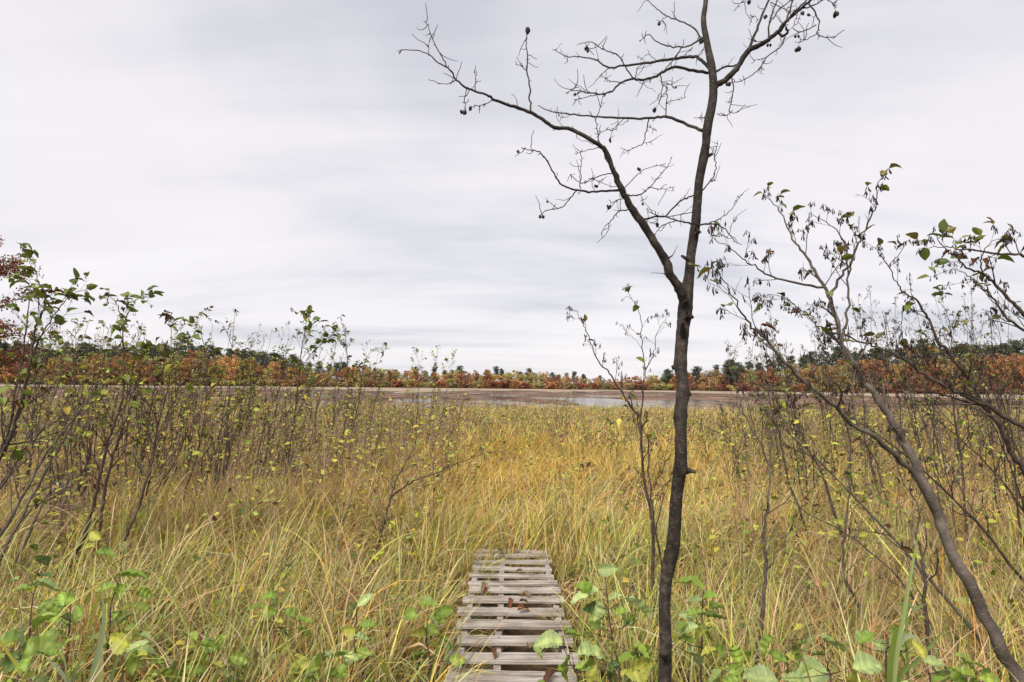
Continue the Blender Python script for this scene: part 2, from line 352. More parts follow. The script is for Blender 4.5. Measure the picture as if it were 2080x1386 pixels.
i = (np.arange(len(mt_) - 1)[:, None] * nx + np.arange(nx - 1)[None, :]).ravel()
o = bpy.data.objects.new('marsh_strip', mesh_from('marsh_strip', v, np.stack([i, i + 1, i + nx + 1, i + nx], 1), None, M['mat'])); COL.objects.link(o)
tag(o, 'beige strip of dry sedge along the far shore of the lake', kind='structure')

# ------------------------------------------------------------------ far shore trees
TOP = np.array([(-60, 668), (0, 690), (130, 703), (300, 700), (400, 690), (470, 702), (560, 716), (650, 734), (760, 744), (900, 748), (1000, 750), (1100, 752), (1190, 761),
                (1245, 765), (1300, 763), (1360, 756), (1415, 754), (1480, 742), (1540, 738), (1600, 722), (1700, 713), (1800, 706), (1900, 701), (2000, 697), (2140, 688)], float)
def top_px(px): return np.interp(px, TOP[:, 0], TOP[:, 1])
def crown_mesh(name, seed, kind):
    r = np.random.default_rng(seed); vs_, qs, cs = [], [], []
    if kind == 'leafy':
        blobs = []
        nb = r.integers(44, 56)
        for k in range(nb):
            z = r.uniform(.06, .92); w = .30 * math.sin(math.pi * (0.12 + 0.80 * (z - .1)) ** .8) + .02
            a = r.uniform(0, 6.28); rad = w * math.sqrt(r.uniform(0, 1))
            blobs.append((rad * math.cos(a), rad * math.sin(a), z, r.uniform(.05, .11)))
        cnt, size = 62, .021
    elif kind == 'bush':
        blobs = [(r.uniform(-.5, .5), r.uniform(-.4, .4), r.uniform(.1, .8), r.uniform(.12, .22)) for k in range(14)]
        cnt, size = 70, .06
    else:
        blobs = []
        z = .34 + r.uniform(-.1, .1)
        while z < .97:
            w = .19 * (1 - ((z - .42) / .62) ** 2) + .03
            for k in range(r.integers(3, 7)):
                a = r.uniform(0, 6.28); rad = w * r.uniform(.1, 1.0)
                blobs.append((rad * math.cos(a), rad * math.sin(a), z + r.uniform(-.02, .03), r.uniform(.05, .10)))
            z += r.uniform(.035, .07)
        blobs.append((0, 0, .975, .03)); cnt, size = 60, .017
    for (bx, by, bz, br) in blobs:
        n = cnt; d = r.normal(size=(n, 3)); d /= np.linalg.norm(d, axis=1)[:, None]
        fl = np.array([1, 1, .62]) if kind == 'pine' else np.array([1, 1, .8])
        c = np.array([bx, by, bz]) + d * (br * r.uniform(.2, 1.35, (n, 1))) * fl
        u = r.normal(size=(n, 3)); u /= np.linalg.norm(u, axis=1)[:, None]
        w = cross(u, r.normal(size=(n, 3))); w /= np.linalg.norm(w, axis=1)[:, None]
        s = size * r.uniform(.6, 1.5, (n, 1))
        vv = np.stack([c - u * s, c - w * s * .7, c + u * s, c + w * s * .7], 1)
        tone = r.uniform(.85, 1.15); col = tone * r.uniform(.7, 1.3, (n, 1)) * np.array([1, 1, 1]) * (1 + .12 * r.normal(size=(n, 3)))
        b0 = sum(len(a) for a in vs_); vs_.append(vv.reshape(-1, 3)); qs.append(np.arange(n * 4).reshape(n, 4) + b0); cs.append(np.repeat(np.clip(col, .3, 1.8), 4, 0))
    return mesh_from(name, np.vstack(vs_), np.vstack(qs), np.vstack(cs), M['crown'], False)
def trunk_mesh(name, seed, kind, mat):
    r = np.random.default_rng(seed); a = Acc()
    lean = r.uniform(-.03, .03, 2); hgt = .9 if kind == 'pine' else .72
    p = np.array([[lean[0] * t, lean[1] * t, hgt * t] for t in np.linspace(0, 1, 6)])
    a.tube(p, np.linspace(.012, .004, 6), 5)
    for k in range(7):
        z = r.uniform(.35, .68); an = r.uniform(0, 6.28); ln = r.uniform(.10, .24)
        q = np.array([[ln * t * math.cos(an), ln * t * math.sin(an), z + ln * (.25 if kind == 'pine' else 1.0) * t] for t in np.linspace(0, 1, 4)])
        a.tube(q, np.linspace(.005, .002, 4), 4)
    return mesh_from(name, np.vstack(a.v), np.vstack(a.q), np.vstack(a.c), mat)
leafy = [crown_mesh('crown', 100 + k, 'leafy') for k in range(7)]
bushy = [crown_mesh('crown', 130 + k, 'bush') for k in range(5)]
piney = [crown_mesh('crown', 160 + k, 'pine') for k in range(7)]
trk = [trunk_mesh('trunk', 200 + k, 'leafy', M['far_bark']) for k in range(3)]
trk_white = [trunk_mesh('trunk', 210 + k, 'leafy', M['white_bark']) for k in range(3)]
trk_pine = [trunk_mesh('trunk', 220 + k, 'pine', M['far_bark']) for k in range(3)]
PAL = {'rust-orange': (.42, .215, .095), 'golden-orange': (.54, .33, .125), 'yellow-green': (.42, .36, .135), 'deep red': (.31, .13, .085), 'olive-brown': (.32, .255, .13), 'dark green': (.105, .128, .085)}
def sector(px):
    if px < 560: return 'behind the left thicket'
    if px < 860: return 'beside the left thicket tips'
    if px < 1180: return 'in its open middle'
    if px < 1375: return 'just left of the dark foreground trunk'
    if px < 1560: return 'just right of the dark foreground trunk'
    return 'behind the right thicket'
def far_tree(kind, px, back, toppx, colname, wide=1.0, white=False, label=None, group=True, name=None):
    Y0 = 330.0
    for _ in range(6):
        x = (px - W0 / 2) / F * Y0; Y0 = float(shore_far(x)) + back
    p = P(px, hor(px), Y0); zg = float(ground_h(p[0], p[1])) - .3
    ztop = P(px, toppx, Y0)[2]; h = max(2.0, ztop - zg)
    nm = name or {'pine': 'pine_tree', 'leafy': 'autumn_tree', 'bush': 'shore_bush'}[kind]
    r = empty(nm, (p[0], p[1], zg)); r.rotation_euler.z = random.uniform(0, 6.28)
    sx = h * wide * random.uniform(.85, 1.15)
    cr = child('crown', random.choice({'pine': piney, 'leafy': leafy, 'bush': bushy}[kind]), r); cr.scale = (sx, sx, h)
    j = np.random.default_rng(int(abs(px * 7 + back))).uniform(.88, 1.12); c = PAL[colname]
    cr.color = (c[0] * j, c[1] * j * random.uniform(.9, 1.1), c[2] * j, 1)
    if kind == 'pine': t = child('trunk', random.choice(trk_white if white else trk_pine), r)
    else: t = child('trunk', random.choice(trk_white if white else trk), r)
    t.scale = (sx * (.6 if kind == 'bush' else 1.0), sx * (.6 if kind == 'bush' else 1.0), h * (.7 if kind == 'bush' else 1.0))
    what = {'pine': 'pine', 'leafy': 'tree', 'bush': 'bush'}[kind]
    place = {'pine': 'rising above the far treeline', 'leafy': 'in the far shore treeline', 'bush': 'at far water edge'}[kind]
    tag(r, label or f'{colname} {what} {place}, {sector(px)}', {'pine': 'pine tree', 'leafy': 'tree', 'bush': 'bush'}[kind])
    if group: r['group'] = {'pine': 'pines along the far shore', 'leafy': 'autumn trees along the far shore', 'bush': 'bushes along the far shore'}[kind]
    return r
px = -70.0
while px < 2160:                                    # pines at the back
    t = top_px(px); gap = 1195 < px < 1345
    if not gap or random.random() < .25:
        far_tree('pine', px, random.uniform(38, 75), t + random.uniform(-5, 12) - (6 if random.random() < .15 else 0), 'dark green', 1.15)
    px += random.uniform(11, 22) * (1.0 if 560 < px < 1500 else 1.25)
px = -70.0; cn = ['rust-orange', 'golden-orange', 'yellow-green', 'olive-brown', 'rust-orange', 'golden-orange', 'deep red', 'yellow-green', 'rust-orange']
while px < 2160:                                    # broadleaved trees in front of them
    hh = hor(px); t = top_px(px)
    far_tree('leafy', px, random.uniform(6, 24), hh - (hh - t) * (random.uniform(.62, 1.0) if 700 < px < 1500 else random.uniform(.45, .80)) - 1, random.choice(cn), random.uniform(.6, .95))
    px += random.uniform(6.5, 12)
px = -70.0
while px < 2160:
    hh = hor(px); far_tree('bush', px, random.uniform(1, 4), hh - random.uniform(5, 15), random.choice(['deep red', 'rust-orange', 'olive-brown', 'deep red', 'yellow-green']), 1.6)
    px += random.uniform(14, 30)
far_tree('pine', 1357, 8, 749, 'dark green', 1.3, True, 'lone pine with a pale trunk just left of the dark foreground trunk', False)
far_tree('pine', 1416, 14, 746, 'dark green', 1.3, False, 'rounded pine just right of the dark foreground trunk', False)
far_tree('pine', 1482, 14, 731, 'dark green', 1.4, False, 'tallest pine standing over the red trees right of the foreground trunk', False)
far_tree('pine', 1500, 20, 736, 'dark green', 1.3, False, 'second tall pine beside the tallest one right of the trunk', False)
for k, (bx, tp, lb) in enumerate([(1441, 752, 'white-stemmed birch with thin crown, left one of the pair'), (1454, 750, 'white-stemmed birch with thin crown, right one of the pair')]):
    b = far_tree('leafy', bx, 1.5, tp, 'olive-brown', .8, True, lb + ' on far shore', False, name='birch_tree')
    b.children[0].scale = tuple(s * q for s, q in zip(b.children[0].scale, (.8, .8, .35))); b.children[0].location.z = b.children[1].scale.z * .65
    b.children[1].scale = (b.children[1].scale.x * 1.3, b.children[1].scale.y * 1.3, b.children[1].scale.z * 1.25)

ORDS = ['first', 'second', 'third', 'fourth', 'fifth', 'sixth', 'seventh', 'eighth']
_by = {}
for o in list(COL.objects):
    if o.get('group') and 'far shore' in o['group']: _by.setdefault(o['label'], []).append(o)
for lb, os_ in _by.items():                          # where few alike stand together, say which one from the left
    if 2 <= len(os_) <= 8:
        for k, o in enumerate(sorted(os_, key=lambda q: q.location.x / q.location.y)): o['label'] = f'{ORDS[k]}-from-left {lb}'
# rusty oak at the left edge
def near_crown_tree():
    Y0 = 26.0; base = G(-95, 843); base = np.array([P(-62, 800, Y0)[0], Y0, 0.0]); base[2] = float(ground_h(base[0], base[1]))
    r = empty('oak_tree', base); tag(r, 'rusty red oak crown showing at the left edge above the thicket', 'tree')
    a = Acc(); top = P(-42, 450, Y0)
    main = smooth_path([base, base + (0.1, 0, 2.5), base + (.0, .2, 5), top - (0, 0, .4)], 5)
    a.tube(main, np.linspace(.2, .03, len(main)), 8)
    twigs = []
    rr = np.random.default_rng(5)
    for k in range(34):
        t = rr.uniform(.28, .97); p = main[int(t * (len(main) - 1))]; an = rr.uniform(0, 6.28); ln = (2.9 * (1.15 - t) + .7) * rr.uniform(.7, 1.1)
        d = np.array([math.cos(an), math.sin(an), rr.uniform(.05, .5)])
        q = smooth_path([p, p + d * ln * .5 + (0, 0, .1), p + d * ln + (0, 0, rr.uniform(-.1, .3))], 3); a.tube(q, np.linspace(.05 * (1.1 - t) + .012, .006, len(q)), 5)
        for j in range(9):
            s = rr.uniform(.25, 1); p2 = q[int(s * (len(q) - 1))]; an2 = rr.uniform(0, 6.28); l2 = rr.uniform(.25, .7)
            d2 = unit(d * .6 + np.array([math.cos(an2), math.sin(an2), rr.uniform(-.2, .6)])); q2 = np.array([p2, p2 + d2 * l2 * .6, p2 + d2 * l2]); a.tube(q2, [.006, .004, .002], 4); twigs.append(q2)
    a.build('trunk', M['far_bark'], r, base)
    V, Q, C = [], [], []; nb = 0
    for q in twigs:
        n = 34; c = q[0] + (q[-1] - q[0]) * rr.uniform(.2, 1.1, (n, 1)) + rr.normal(scale=.11, size=(n, 3))
        u = rr.normal(size=(n, 3)); u /= np.linalg.norm(u, axis=1)[:, None]; w = cross(u, rr.normal(size=(n, 3))); w /= np.linalg.norm(w, axis=1)[:, None]
        s = rr.uniform(.045, .085, (n, 1)); V.append(np.stack([c - u * s, c - w * s * .55, c + u * s, c + w * s * .55], 1).reshape(-1, 3))
        Q.append(np.arange(n * 4).reshape(n, 4) + nb); nb += n * 4
        col = np.array([.25, .10, .042]) * rr.uniform(.55, 1.3, (n, 1)) * (1 + .15 * rr.normal(size=(n, 3))); C.append(np.repeat(np.clip(col, .01, 1), 4, 0))
    me = mesh_from('crown', np.vstack(V) - base, np.vstack(Q), np.vstack(C), M['leaf_attr'], False); child('crown', me, r)
near_crown_tree()

# ------------------------------------------------------------------ leaves
def leaf_proto(name, seed, n=7, width=.36, serr=.035, fold=.22, curl=.25, mat=None, wavy=.0, asym=0.05):
    """ovate toothed leaf, base at the origin, tip at +Y, length 1"""
    r = np.random.default_rng(seed); ts = np.linspace(0, 1, n)
    prof = np.sin(math.pi * ts ** .72) ** .85 * width; prof[0] = .012; prof[-1] = .004
    v, vein = [], []
    tw = r.uniform(-.25, .25)
    for i, t in enumerate(ts):
        z = -curl * t * t + .03 * r.normal() ; xs = .06 * math.sin(t * 3 + seed)
        for k, s in enumerate((-1, -.5, 0, .5, 1)):
            w = prof[i] * (1 + asym * r.normal()) * s
            if abs(s) == 1 and 0 < i < n - 1: w *= 1 + serr * 3.2 * (.5 if i % 2 else -.5)
            fz = abs(s) * prof[i] * fold * 1.8 + wavy * math.sin(t * 9 + s * 2 + seed) * abs(s) + tw * s * prof[i] * t
            v.append((xs + w, t + (.05 * abs(s) if 0 < i < n - 1 else 0), z + fz)); vein.append((.6 if i % 4 == 1 else 0.0) * (abs(s) > 0) + (1.2 if s == 0 else 0))
    q = []
    for i in range(n - 1):
        for k in range(4):
            a = i * 5 + k; q.append((a, a + 1, a + 6, a + 5))
    me = mesh_from(name, v, q, None, mat)
    at = me.attributes.new('vein', 'FLOAT', 'POINT'); at.data.foreach_set('value', np.array(vein, np.float32))
    return me
LEAF = [leaf_proto('leaf', 20 + k, 6, random.uniform(.30, .40), .02, .2 + .15 * random.random(), random.uniform(.05, .5), M['leaf']) for k in range(7)]
BIG = [leaf_proto('leaf', 50 + k, 17, random.uniform(.25, .33), .05, .20 + .2 * random.random(), random.uniform(.1, .5), M['leaf_big'], wavy=.02) for k in range(7)]
DEAD = [leaf_proto('leaf', 80 + k, 9, .24, .06, .55, random.uniform(.3, .9), M['leaf'], wavy=.07, asym=.15) for k in range(4)]
def leaf_matrix(p, d, size, nrm):
    y = unit(d); x = unit(cross(y, nrm)); z = cross(x, y)
    mtx = Matrix.Identity(4)
    for i in range(3):
        mtx[i][0] = x[i] * size; mtx[i][1] = y[i] * size; mtx[i][2] = z[i] * size; mtx[i][3] = p[i]
    return mtx
def put_leaf(parent, base, p, d, size, col, protos=None, nrm=None, r=rng):
    o = bpy.data.objects.new('leaf', (protos or LEAF)[int(r.integers(len(protos or LEAF)))]); COL.objects.link(o); o.parent = parent
    if nrm is None: nrm = unit(np.array([0, 0, 1.0]) + .45 * r.normal(size=3))
    o.matrix_local = leaf_matrix(np.asarray(p) - base, d, size, nrm); o.color = (*col, 1); return o
GREEN = [(.125, .165, .026), (.095, .14, .028), (.18, .22, .035), (.15, .18, .034)]
YELLOW = [(.48, .49, .07), (.42, .47, .07), (.55, .50, .08), (.35, .43, .09), (.54, .42, .06)]
OLIVE = [(.17, .165, .035), (.13, .135, .03), (.22, .18, .04)]
BROWN = [(.10, .045, .02), (.16, .08, .03), (.07, .03, .02)]
PALE = [(.36, .40, .27), (.32, .38, .22)]
def pick(pal, r, j=.15):
    c = np.array(pal[int(r.integers(len(pal)))]); return np.clip(c * (1 + j * r.normal()), .01, .8)

# ------------------------------------------------------------------ woody growth
def wander(p, d, ln, r, n=6, wob=.16, up=.12):
    pts = [np.asarray(p, float)]; d = unit(d)
    for i in range(n):
        d = unit(d + wob * r.normal(size=3) + np.array([0, 0, up / n * 2])); pts.append(pts[-1] + d * ln / n)
    return np.array(pts)
def interp_path(p, s):
    d = arclen(p); x = s * d[-1]; i = min(len(p) - 2, max(0, int(np.searchsorted(d, x) - 1))); f = (x - d[i]) / max(1e-9, d[i + 1] - d[i])
    return p[i] + (p[i + 1] - p[i]) * f, unit(p[i + 1] - p[i]), i
def branch_out(acc, path, rad, r, n, ln, level, twigs, t0=.3, ang=(.5, .95), up=.25, flat=None):
    for k in range(n):
        s = t0 + (1 - t0) * (k + r.uniform(.1, .9)) / n
        p, t, i = interp_path(path, s)
        perp = unit(cross(t, r.normal(size=3))); a = r.uniform(*ang)
        d = unit(t * math.cos(a) + perp * math.sin(a) + np.array([0, 0, up]) * r.uniform(.3, 1))
        l2 = ln * (1.15 - .75 * s) * r.uniform(.6, 1.25)
        q = wander(p, d, l2, r, 4 if level else 3)
        r0 = max(.0011, rad[min(i, len(rad) - 1)] * r.uniform(.4, .6))
        acc.tube(q, np.linspace(r0, max(.0008, r0 * .45), len(q)), 4 if r0 > .003 else 3)
        twigs.append(q)
        if level: branch_out(acc, q, np.linspace(r0, r0 * .45, len(q)), r, max(2, int(n * .4)), l2 * .55, level - 1, twigs, .3, ang, up)
def catkins_on(acc, twigs, r, prob, scale=1.0):
    st = []
    for q in twigs:
        if r.random() > prob: continue
        st += [q[-1] - (q[-1] - q[-2]) * .25 * k for k in range(int(r.integers(2, 5)))]
    if not st: return
    st = np.array(st); n = len(st); d = np.stack([.3 * r.normal(size=n), .3 * r.normal(size=n), -np.ones(n)], 1); d /= np.linalg.norm(d, axis=1)[:, None]
    ln = (r.uniform(.016, .030, n) * scale)[:, None]; s0 = .006 * scale; a = cross(d, np.array([.9, .3, .1])); a /= np.linalg.norm(a, axis=1)[:, None]; b = cross(d, a); w = .0031 * scale
    rows = [st]                                    # thin stalk point, then a spindle
    for t, k in ((.15, .55), (.75, 1.0)):
        for an in (0, 2.094, 4.189): rows.append(st + d * (s0 + ln * t) + (a * math.cos(an) + b * math.sin(an)) * w * k)
    rows.append(st + d * (s0 + ln)); v = np.stack(rows, 1).reshape(-1, 3)
    f = np.array([(0, 1, 2, 2), (0, 2, 3, 3), (0, 3, 1, 1), (1, 4, 5, 2), (2, 5, 6, 3), (3, 6, 4, 1), (7, 5, 4, 4), (7, 6, 5, 5), (7, 4, 6, 6)])
    acc.add(v, (np.arange(n)[:, None, None] * 8 + f[None]).reshape(-1, 4))
def shrub(name, label, group, stems, Y=None, base=None, bark='stem', side=14, side_len=.45, level=1, leaves=40, leaf_size=.07, mix=(.45, .45, .1),
          catk=.5, seed=0, t0=.35, extra_small=0, leaf_top=0.0, cat='shrub', ang=(.5, .95), up=.25):
    """stems: list of (points3d, r0, r1). leaves become children, the small twigs belong to their stem's mesh"""
    r = np.random.default_rng(1000 + seed)
    b = np.array(base if base is not None else stems[0][0][0], float); b = b.copy()
    root = empty(name, b); tag(root, label, cat, group)
    alltw = []
    done = []
    for si, (pts, r0, r1, *opt) in enumerate(stems):
        if opt and opt[-1] == 'fork':                     # a fork starts on the stem it grows from
            opt = opt[:-1]; pts = np.array(pts)
            if si == 0:
                z = float(ground_h(pts[0][0], pts[0][1])) - .03; pts = np.vstack([pts[0] + np.array([(pts[0] - pts[1])[0] * .5, 0, z - pts[0][2]]), pts])
            else:
                allp = np.vstack(done); k = int(np.argmin(np.linalg.norm(img(allp) - img(pts[0]), axis=1)))
                dy = allp[k][1] - pts[0][1]; pts = CAM + (pts - CAM) * ((pts[:, 1] + dy) / pts[:, 1])[:, None]; pts[0] = allp[k]
        if si == 0: b = np.array(pts[0], float); root.location = b
        p = smooth_path(pts, 4); a = Acc(); n = len(p); done.append(p)
        p[1:-1] += .004 * r.normal(size=(n - 2, 3))
        rad = r1 + (r0 - r1) * (1 - np.linspace(0, 1, n)) ** (1.7 if r0 > .03 else 1.25)
        a.tube(p, rad, 8 if r0 > .012 else 6, None, .05)
        tw = []
        ns = opt[0] if opt else side; sl = opt[1] if len(opt) > 1 else side_len
        if ns: branch_out(a, p, rad, r, ns, sl, level, tw, opt[2] if len(opt) > 2 else t0, ang, up)
        a.build('stem', M[bark], root, b); alltw += tw + [p[-4:]]
    if catk and alltw:
        a = Acc(); catkins_on(a, alltw, r, catk)
        if a.n:
            o = a.build('catkins', M['dark'], root, b); o['kind'] = 'stuff'
    if leaves and alltw:
        zs = np.array([q[-1][2] for q in alltw]); w = np.ones(len(zs)) + leaf_top * np.clip((zs - zs.min()) / (np.ptp(zs) + .01), 0, 1) * 4; w /= w.sum()
        for k in range(leaves):
            q = alltw[int(r.choice(len(alltw), p=w))]; s = r.uniform(.3, 1) if r.random() < .5 else 1.0
            p, t, _ = interp_path(q, s); d = unit(t * .5 + .8 * r.normal(size=3) * np.array([1, 1, .45]) + np.array([0, 0, -.15]))
            u = r.random(); sz = leaf_size * r.uniform(.6, 1.25)
            if u < mix[0]: put_leaf(root, b, p, d, sz, pick(GREEN, r), r=r)
            elif u < mix[0] + mix[1]: put_leaf(root, b, p, d, sz, pick(OLIVE if p[2] > 1.75 else YELLOW, r), r=r)
            else: put_leaf(root, b, p, d, sz * .9, pick(BROWN, r), DEAD, r=r)
    if extra_small and alltw:
        V, Q, C = [], [], []; nb = 0
        for k in range(extra_small):
            q = alltw[int(r.integers(len(alltw)))]; p, t, _ = interp_path(q, r.uniform(.2, 1)); d = unit(t * .5 + r.normal(size=3) * np.array([1, 1, .5]))
            x = unit(cross(d, np.array([0, 0, 1]) + .5 * r.normal(size=3))); s = leaf_size * r.uniform(.35, .8); z = cross(x, d)
            V.append([p, p + d * s * .5 - x * s * .3 + z * s * .08, p + d * s, p + d * s * .5 + x * s * .3 + z * s * .08]); Q.append(np.arange(4) + nb); nb += 4
            u = r.random(); c = pick(YELLOW if u < .6 else GREEN if u < .82 else BROWN, r); C.append(np.tile(c, (4, 1)))
        o = child('small_leaves', mesh_from('small_leaves', np.vstack(V) - b, np.array(Q), np.vstack(C), M['leaf_attr'], False), root); o['kind'] = 'stuff'
    return root
def trace(px_list, Y, dY=0.0, ground=False, wig=.0, r=rng):
    n = len(px_list); out = []
    for i, (x, y) in enumerate(px_list):
        t = i / (n - 1); out.append(P(x, y, Y + dY * t + wig * r.normal()))
    out = np.array(out)
    if ground:                      # first point is carried down to the ground along the stem
        a = out[0]; b = out[1]; z = float(ground_h(a[0], a[1]))
        if a[2] > z + .02:
            d = unit((a - b) * np.array([1, 1, 1])); d = unit(np.array([d[0] * .6, d[1] * .6, -1])); t = (a[2] - z) / -d[2]
            out = np.vstack([a + d * (t + .04), out])
    return out

# ------------------------------------------------------------------ the alder in the middle
def Z(l): return [(780 + x / 2.1656, y / 2.1656) for x, y in l]
def main_alder():
    Y0 = 2.3; r = np.random.default_rng(11)
    trunk_px = [(1344, 1600, 34), (1347, 1480, 30), (1350, 1386, 27), (1352, 1316, 24), (1350, 1240, 23), (1353, 1180, 24), (1358, 1150, 27), (1365, 1120, 29), (1369, 1088, 26), (1374, 1012, 24), (1379, 970, 25), (1382, 953, 28), (1383, 930, 24), (1383, 877, 22),
                (1382, 846, 27), (1384, 822, 24), (1387, 801, 27), (1386, 766, 22), (1382, 744, 27), (1384, 703, 25), (1387, 668, 26), (1391, 639, 30), (1394, 601, 28), (1400, 560, 21), (1403, 522, 19), (1412, 462, 20), (1416, 420, 18), (1420, 369, 17),
                (1430, 318, 19), (1434, 290, 16), (1437, 259, 18), (1447, 208, 18), (1449, 175, 16), (1446, 138, 16), (1437, 92, 13), (1429, 42, 11), (1434, 0, 10), (1441, -90, 8), (1437, -180, 6), (1450, -280, 3)]
    base = P(1344, 1600, Y0); base[2] = 0.0
    root = empty('alder_tree', base); tag(root, 'dark slender leafless alder tree standing beside the boardwalk', 'tree')
    pts = np.array([P(x, y, Y0 + .05 * math.sin(i * .35)) for i, (x, y, w) in enumerate(trunk_px)]); rad = np.array([w for _, _, w in trunk_px]) * Y0 / F / 2
    pts[0][2] = min(pts[0][2], -.03)
    sp = smooth_path(pts, 5); sr = np.interp(arclen(sp), arclen(pts), rad) if False else np.interp(np.linspace(0, len(pts) - 1, len(sp)), np.arange(len(pts)), rad)
    a = Acc(); a.tube(sp, sr, 14, None, .025)
    tp = lambda y: pts[int(np.argmin([abs(q[1] - y) for q in trunk_px]))]
    def stub(l, w0, w1, dy=0):                       # broken stubs and burrs of the trunk
        q = smooth_path([P(x, y, Y0 + dy * i) for i, (x, y) in enumerate(l)], 3); a.tube(q, np.linspace(w0, w1, len(q)) * Y0 / F / 2, 7, None, .10)
    stub([(1382, 955), (1392, 957), (1403, 956), (1412, 960)], 16, 6, -.02)
    stub(Z([(1345, 1145), (1325, 1135), (1310, 1126)]), 9, 5); stub(Z([(1415, 688), (1432, 684), (1446, 678)]), 11, 4)
    stub([(1394, 640), (1402, 643), (1407, 645)], 18, 7); stub([(1380, 744), (1371, 746), (1367, 745)], 20, 9); stub([(1388, 797), (1397, 800), (1401, 802)], 20, 9)
    stub([(1380, 848), (1371, 849)], 18, 10); stub([(1388, 680), (1387, 664), (1386, 655)], 16, 5, -.03); stub([(1352, 1335), (1350, 1330), (1349, 1326)], 20, 13, -.02); stub(Z([(1370, 1020), (1388, 1022)]), 14, 9)
    a.build('trunk', M['trunk'], root, base)
    def limb(name, l, w0, w1, slope, start=None, subs=(), w=None, twig=3):
        p = np.array([P(x, y, Y0 + slope * i / (len(l) - 1)) for i, (x, y) in enumerate(Z(l))]); q = smooth_path(p, 4)
        q[1:-1] += .0016 * r.normal(size=(len(q) - 2, 3))
        aa = Acc(); ww = np.interp(np.linspace(0, 1, len(q)), np.linspace(0, 1, len(w)), w) if w else np.linspace(w0, w1, len(q))
        aa.tube(q, ww * Y0 / 2.1656 / F / 2, 8, None, .06)
        tw = []
        for (sl, s0, s1, ds) in subs:
            zp = Z(sl); d0 = np.linalg.norm(np.array([(x, y) for x, y in Z(l)]) - np.array(zp[0]), axis=1); k = int(np.argmin(d0)); ys = Y0 + slope * k / (len(l) - 1)
            p2 = smooth_path([P(x, y, ys + ds * i / max(1, len(sl) - 1)) for i, (x, y) in enumerate(zp)], 4); p2[1:-1] += .0013 * r.normal(size=(len(p2) - 2, 3))
            aa.tube(p2, np.linspace(s0, s1, len(p2)) * Y0 / 2.1656 / F / 2, 5, None, .06); tw.append((p2, s0))
        # short spur twigs and buds along the limb
        for (pp, sc) in [(q, w0)] + tw:
            for k in range(twig + len(pp) // 4):
                s = r.uniform(.2, 1); p0, t, _ = interp_path(pp, s); d = unit(cross(t, r.normal(size=3)) + t * r.uniform(.2, 1))
                ln = r.uniform(.008, .03) if r.random() < .7 else r.uniform(.04, .10); qq = wander(p0, d, ln, r, 4, .3); aa.tube(qq, np.linspace(.0016, .0009, 5), 4)
        aa.build(name, M['trunk'], root, base)
    limb('branch', [(1325, 1325), (1300, 1270), (1262, 1210), (1240, 1150), (1190, 1070), (1130, 975), (1085, 910), (1045, 840), (1010, 755), (975, 665), (930, 630), (830, 572), (750, 560), (700, 530), (650, 498), (575, 470), (485, 440), (455, 420), (365, 390), (320, 352), (280, 300), (225, 268), (200, 240), (160, 225), (100, 218), (60, 225)],
         45, 3, -.45, w=[44, 40, 36, 37, 34, 33, 30, 27, 22, 19, 18, 16, 15, 14, 13, 12, 10, 9, 8, 6.5, 5.5, 4.5, 4, 3.5, 3, 2.4], subs=[
        ([(650, 498), (640, 440), (640, 380), (628, 310), (632, 250), (625, 200), (628, 150)], 8, 4, .1), ([(628, 310), (600, 290), (578, 285)], 4, 2, .03), ([(280, 300), (255, 250), (225, 200), (205, 150), (190, 105), (175, 92)], 5, 2.5, .12),
        ([(365, 390), (352, 440), (360, 470), (352, 485)], 4, 2, -.03), ([(485, 440), (440, 460), (390, 470)], 4, 2.5, -.05), ([(400, 400), (402, 350), (398, 310)], 4, 2, .05), ([(320, 352), (285, 368), (240, 370)], 4, 2, .06), ([(200, 240), (196, 205), (200, 180)], 3, 2, .02),
        ([(1040, 838), (990, 838), (920, 845), (850, 838), (810, 830), (775, 805), (740, 750), (705, 690), (675, 665), (640, 662), (605, 650)], 11, 3, -.25), ([(850, 838), (820, 870), (790, 905), (750, 922), (705, 930), (695, 945)], 6, 2.5, -.06),
        ([(865, 830), (862, 780), (868, 720), (872, 685)], 5, 2, .05), ([(1010, 760), (960, 770), (900, 795), (870, 808), (830, 780), (820, 770), (805, 800)], 5, 2, -.15), ([(900, 785), (940, 795), (1000, 825)], 3, 2, .02),
        ([(1050, 850), (1085, 862), (1130, 855), (1180, 815), (1225, 760), (1255, 720), (1268, 690)], 7, 2.5, .2), ([(1060, 825), (1110, 775), (1150, 745), (1210, 728), (1240, 720)], 4, 2, .12), ([(1160, 825), (1230, 832), (1280, 822)], 4, 2, .08), ([(1130, 855), (1138, 890)], 3, 2, 0), ([(1050, 875), (1010, 890), (992, 905)], 4, 2, -.03),
        ([(1080, 918), (1030, 935), (1000, 970), (970, 1000), (955, 1030)], 6, 2.5, -.1), ([(945, 640), (935, 560), (925, 520), (900, 490)], 5, 2, .06), ([(930, 530), (955, 460), (965, 400)], 4, 2, .05), ([(1040, 830), (1000, 740), (960, 660), (945, 620)], 9, 6, .05),
        ([(945, 650), (900, 660), (840, 675)], 4, 2, -.06), ([(935, 605), (970, 575), (1028, 572)], 3, 2, .05), ([(1255, 1150), (1245, 1138), (1268, 1126)], 12, 6, -.01), ([(1250, 1215), (1232, 1203)], 12, 7, 0), ([(1140, 968), (1190, 955), (1240, 948), (1290, 895), (1330, 872), (1372, 855)], 9, 6, .2)])
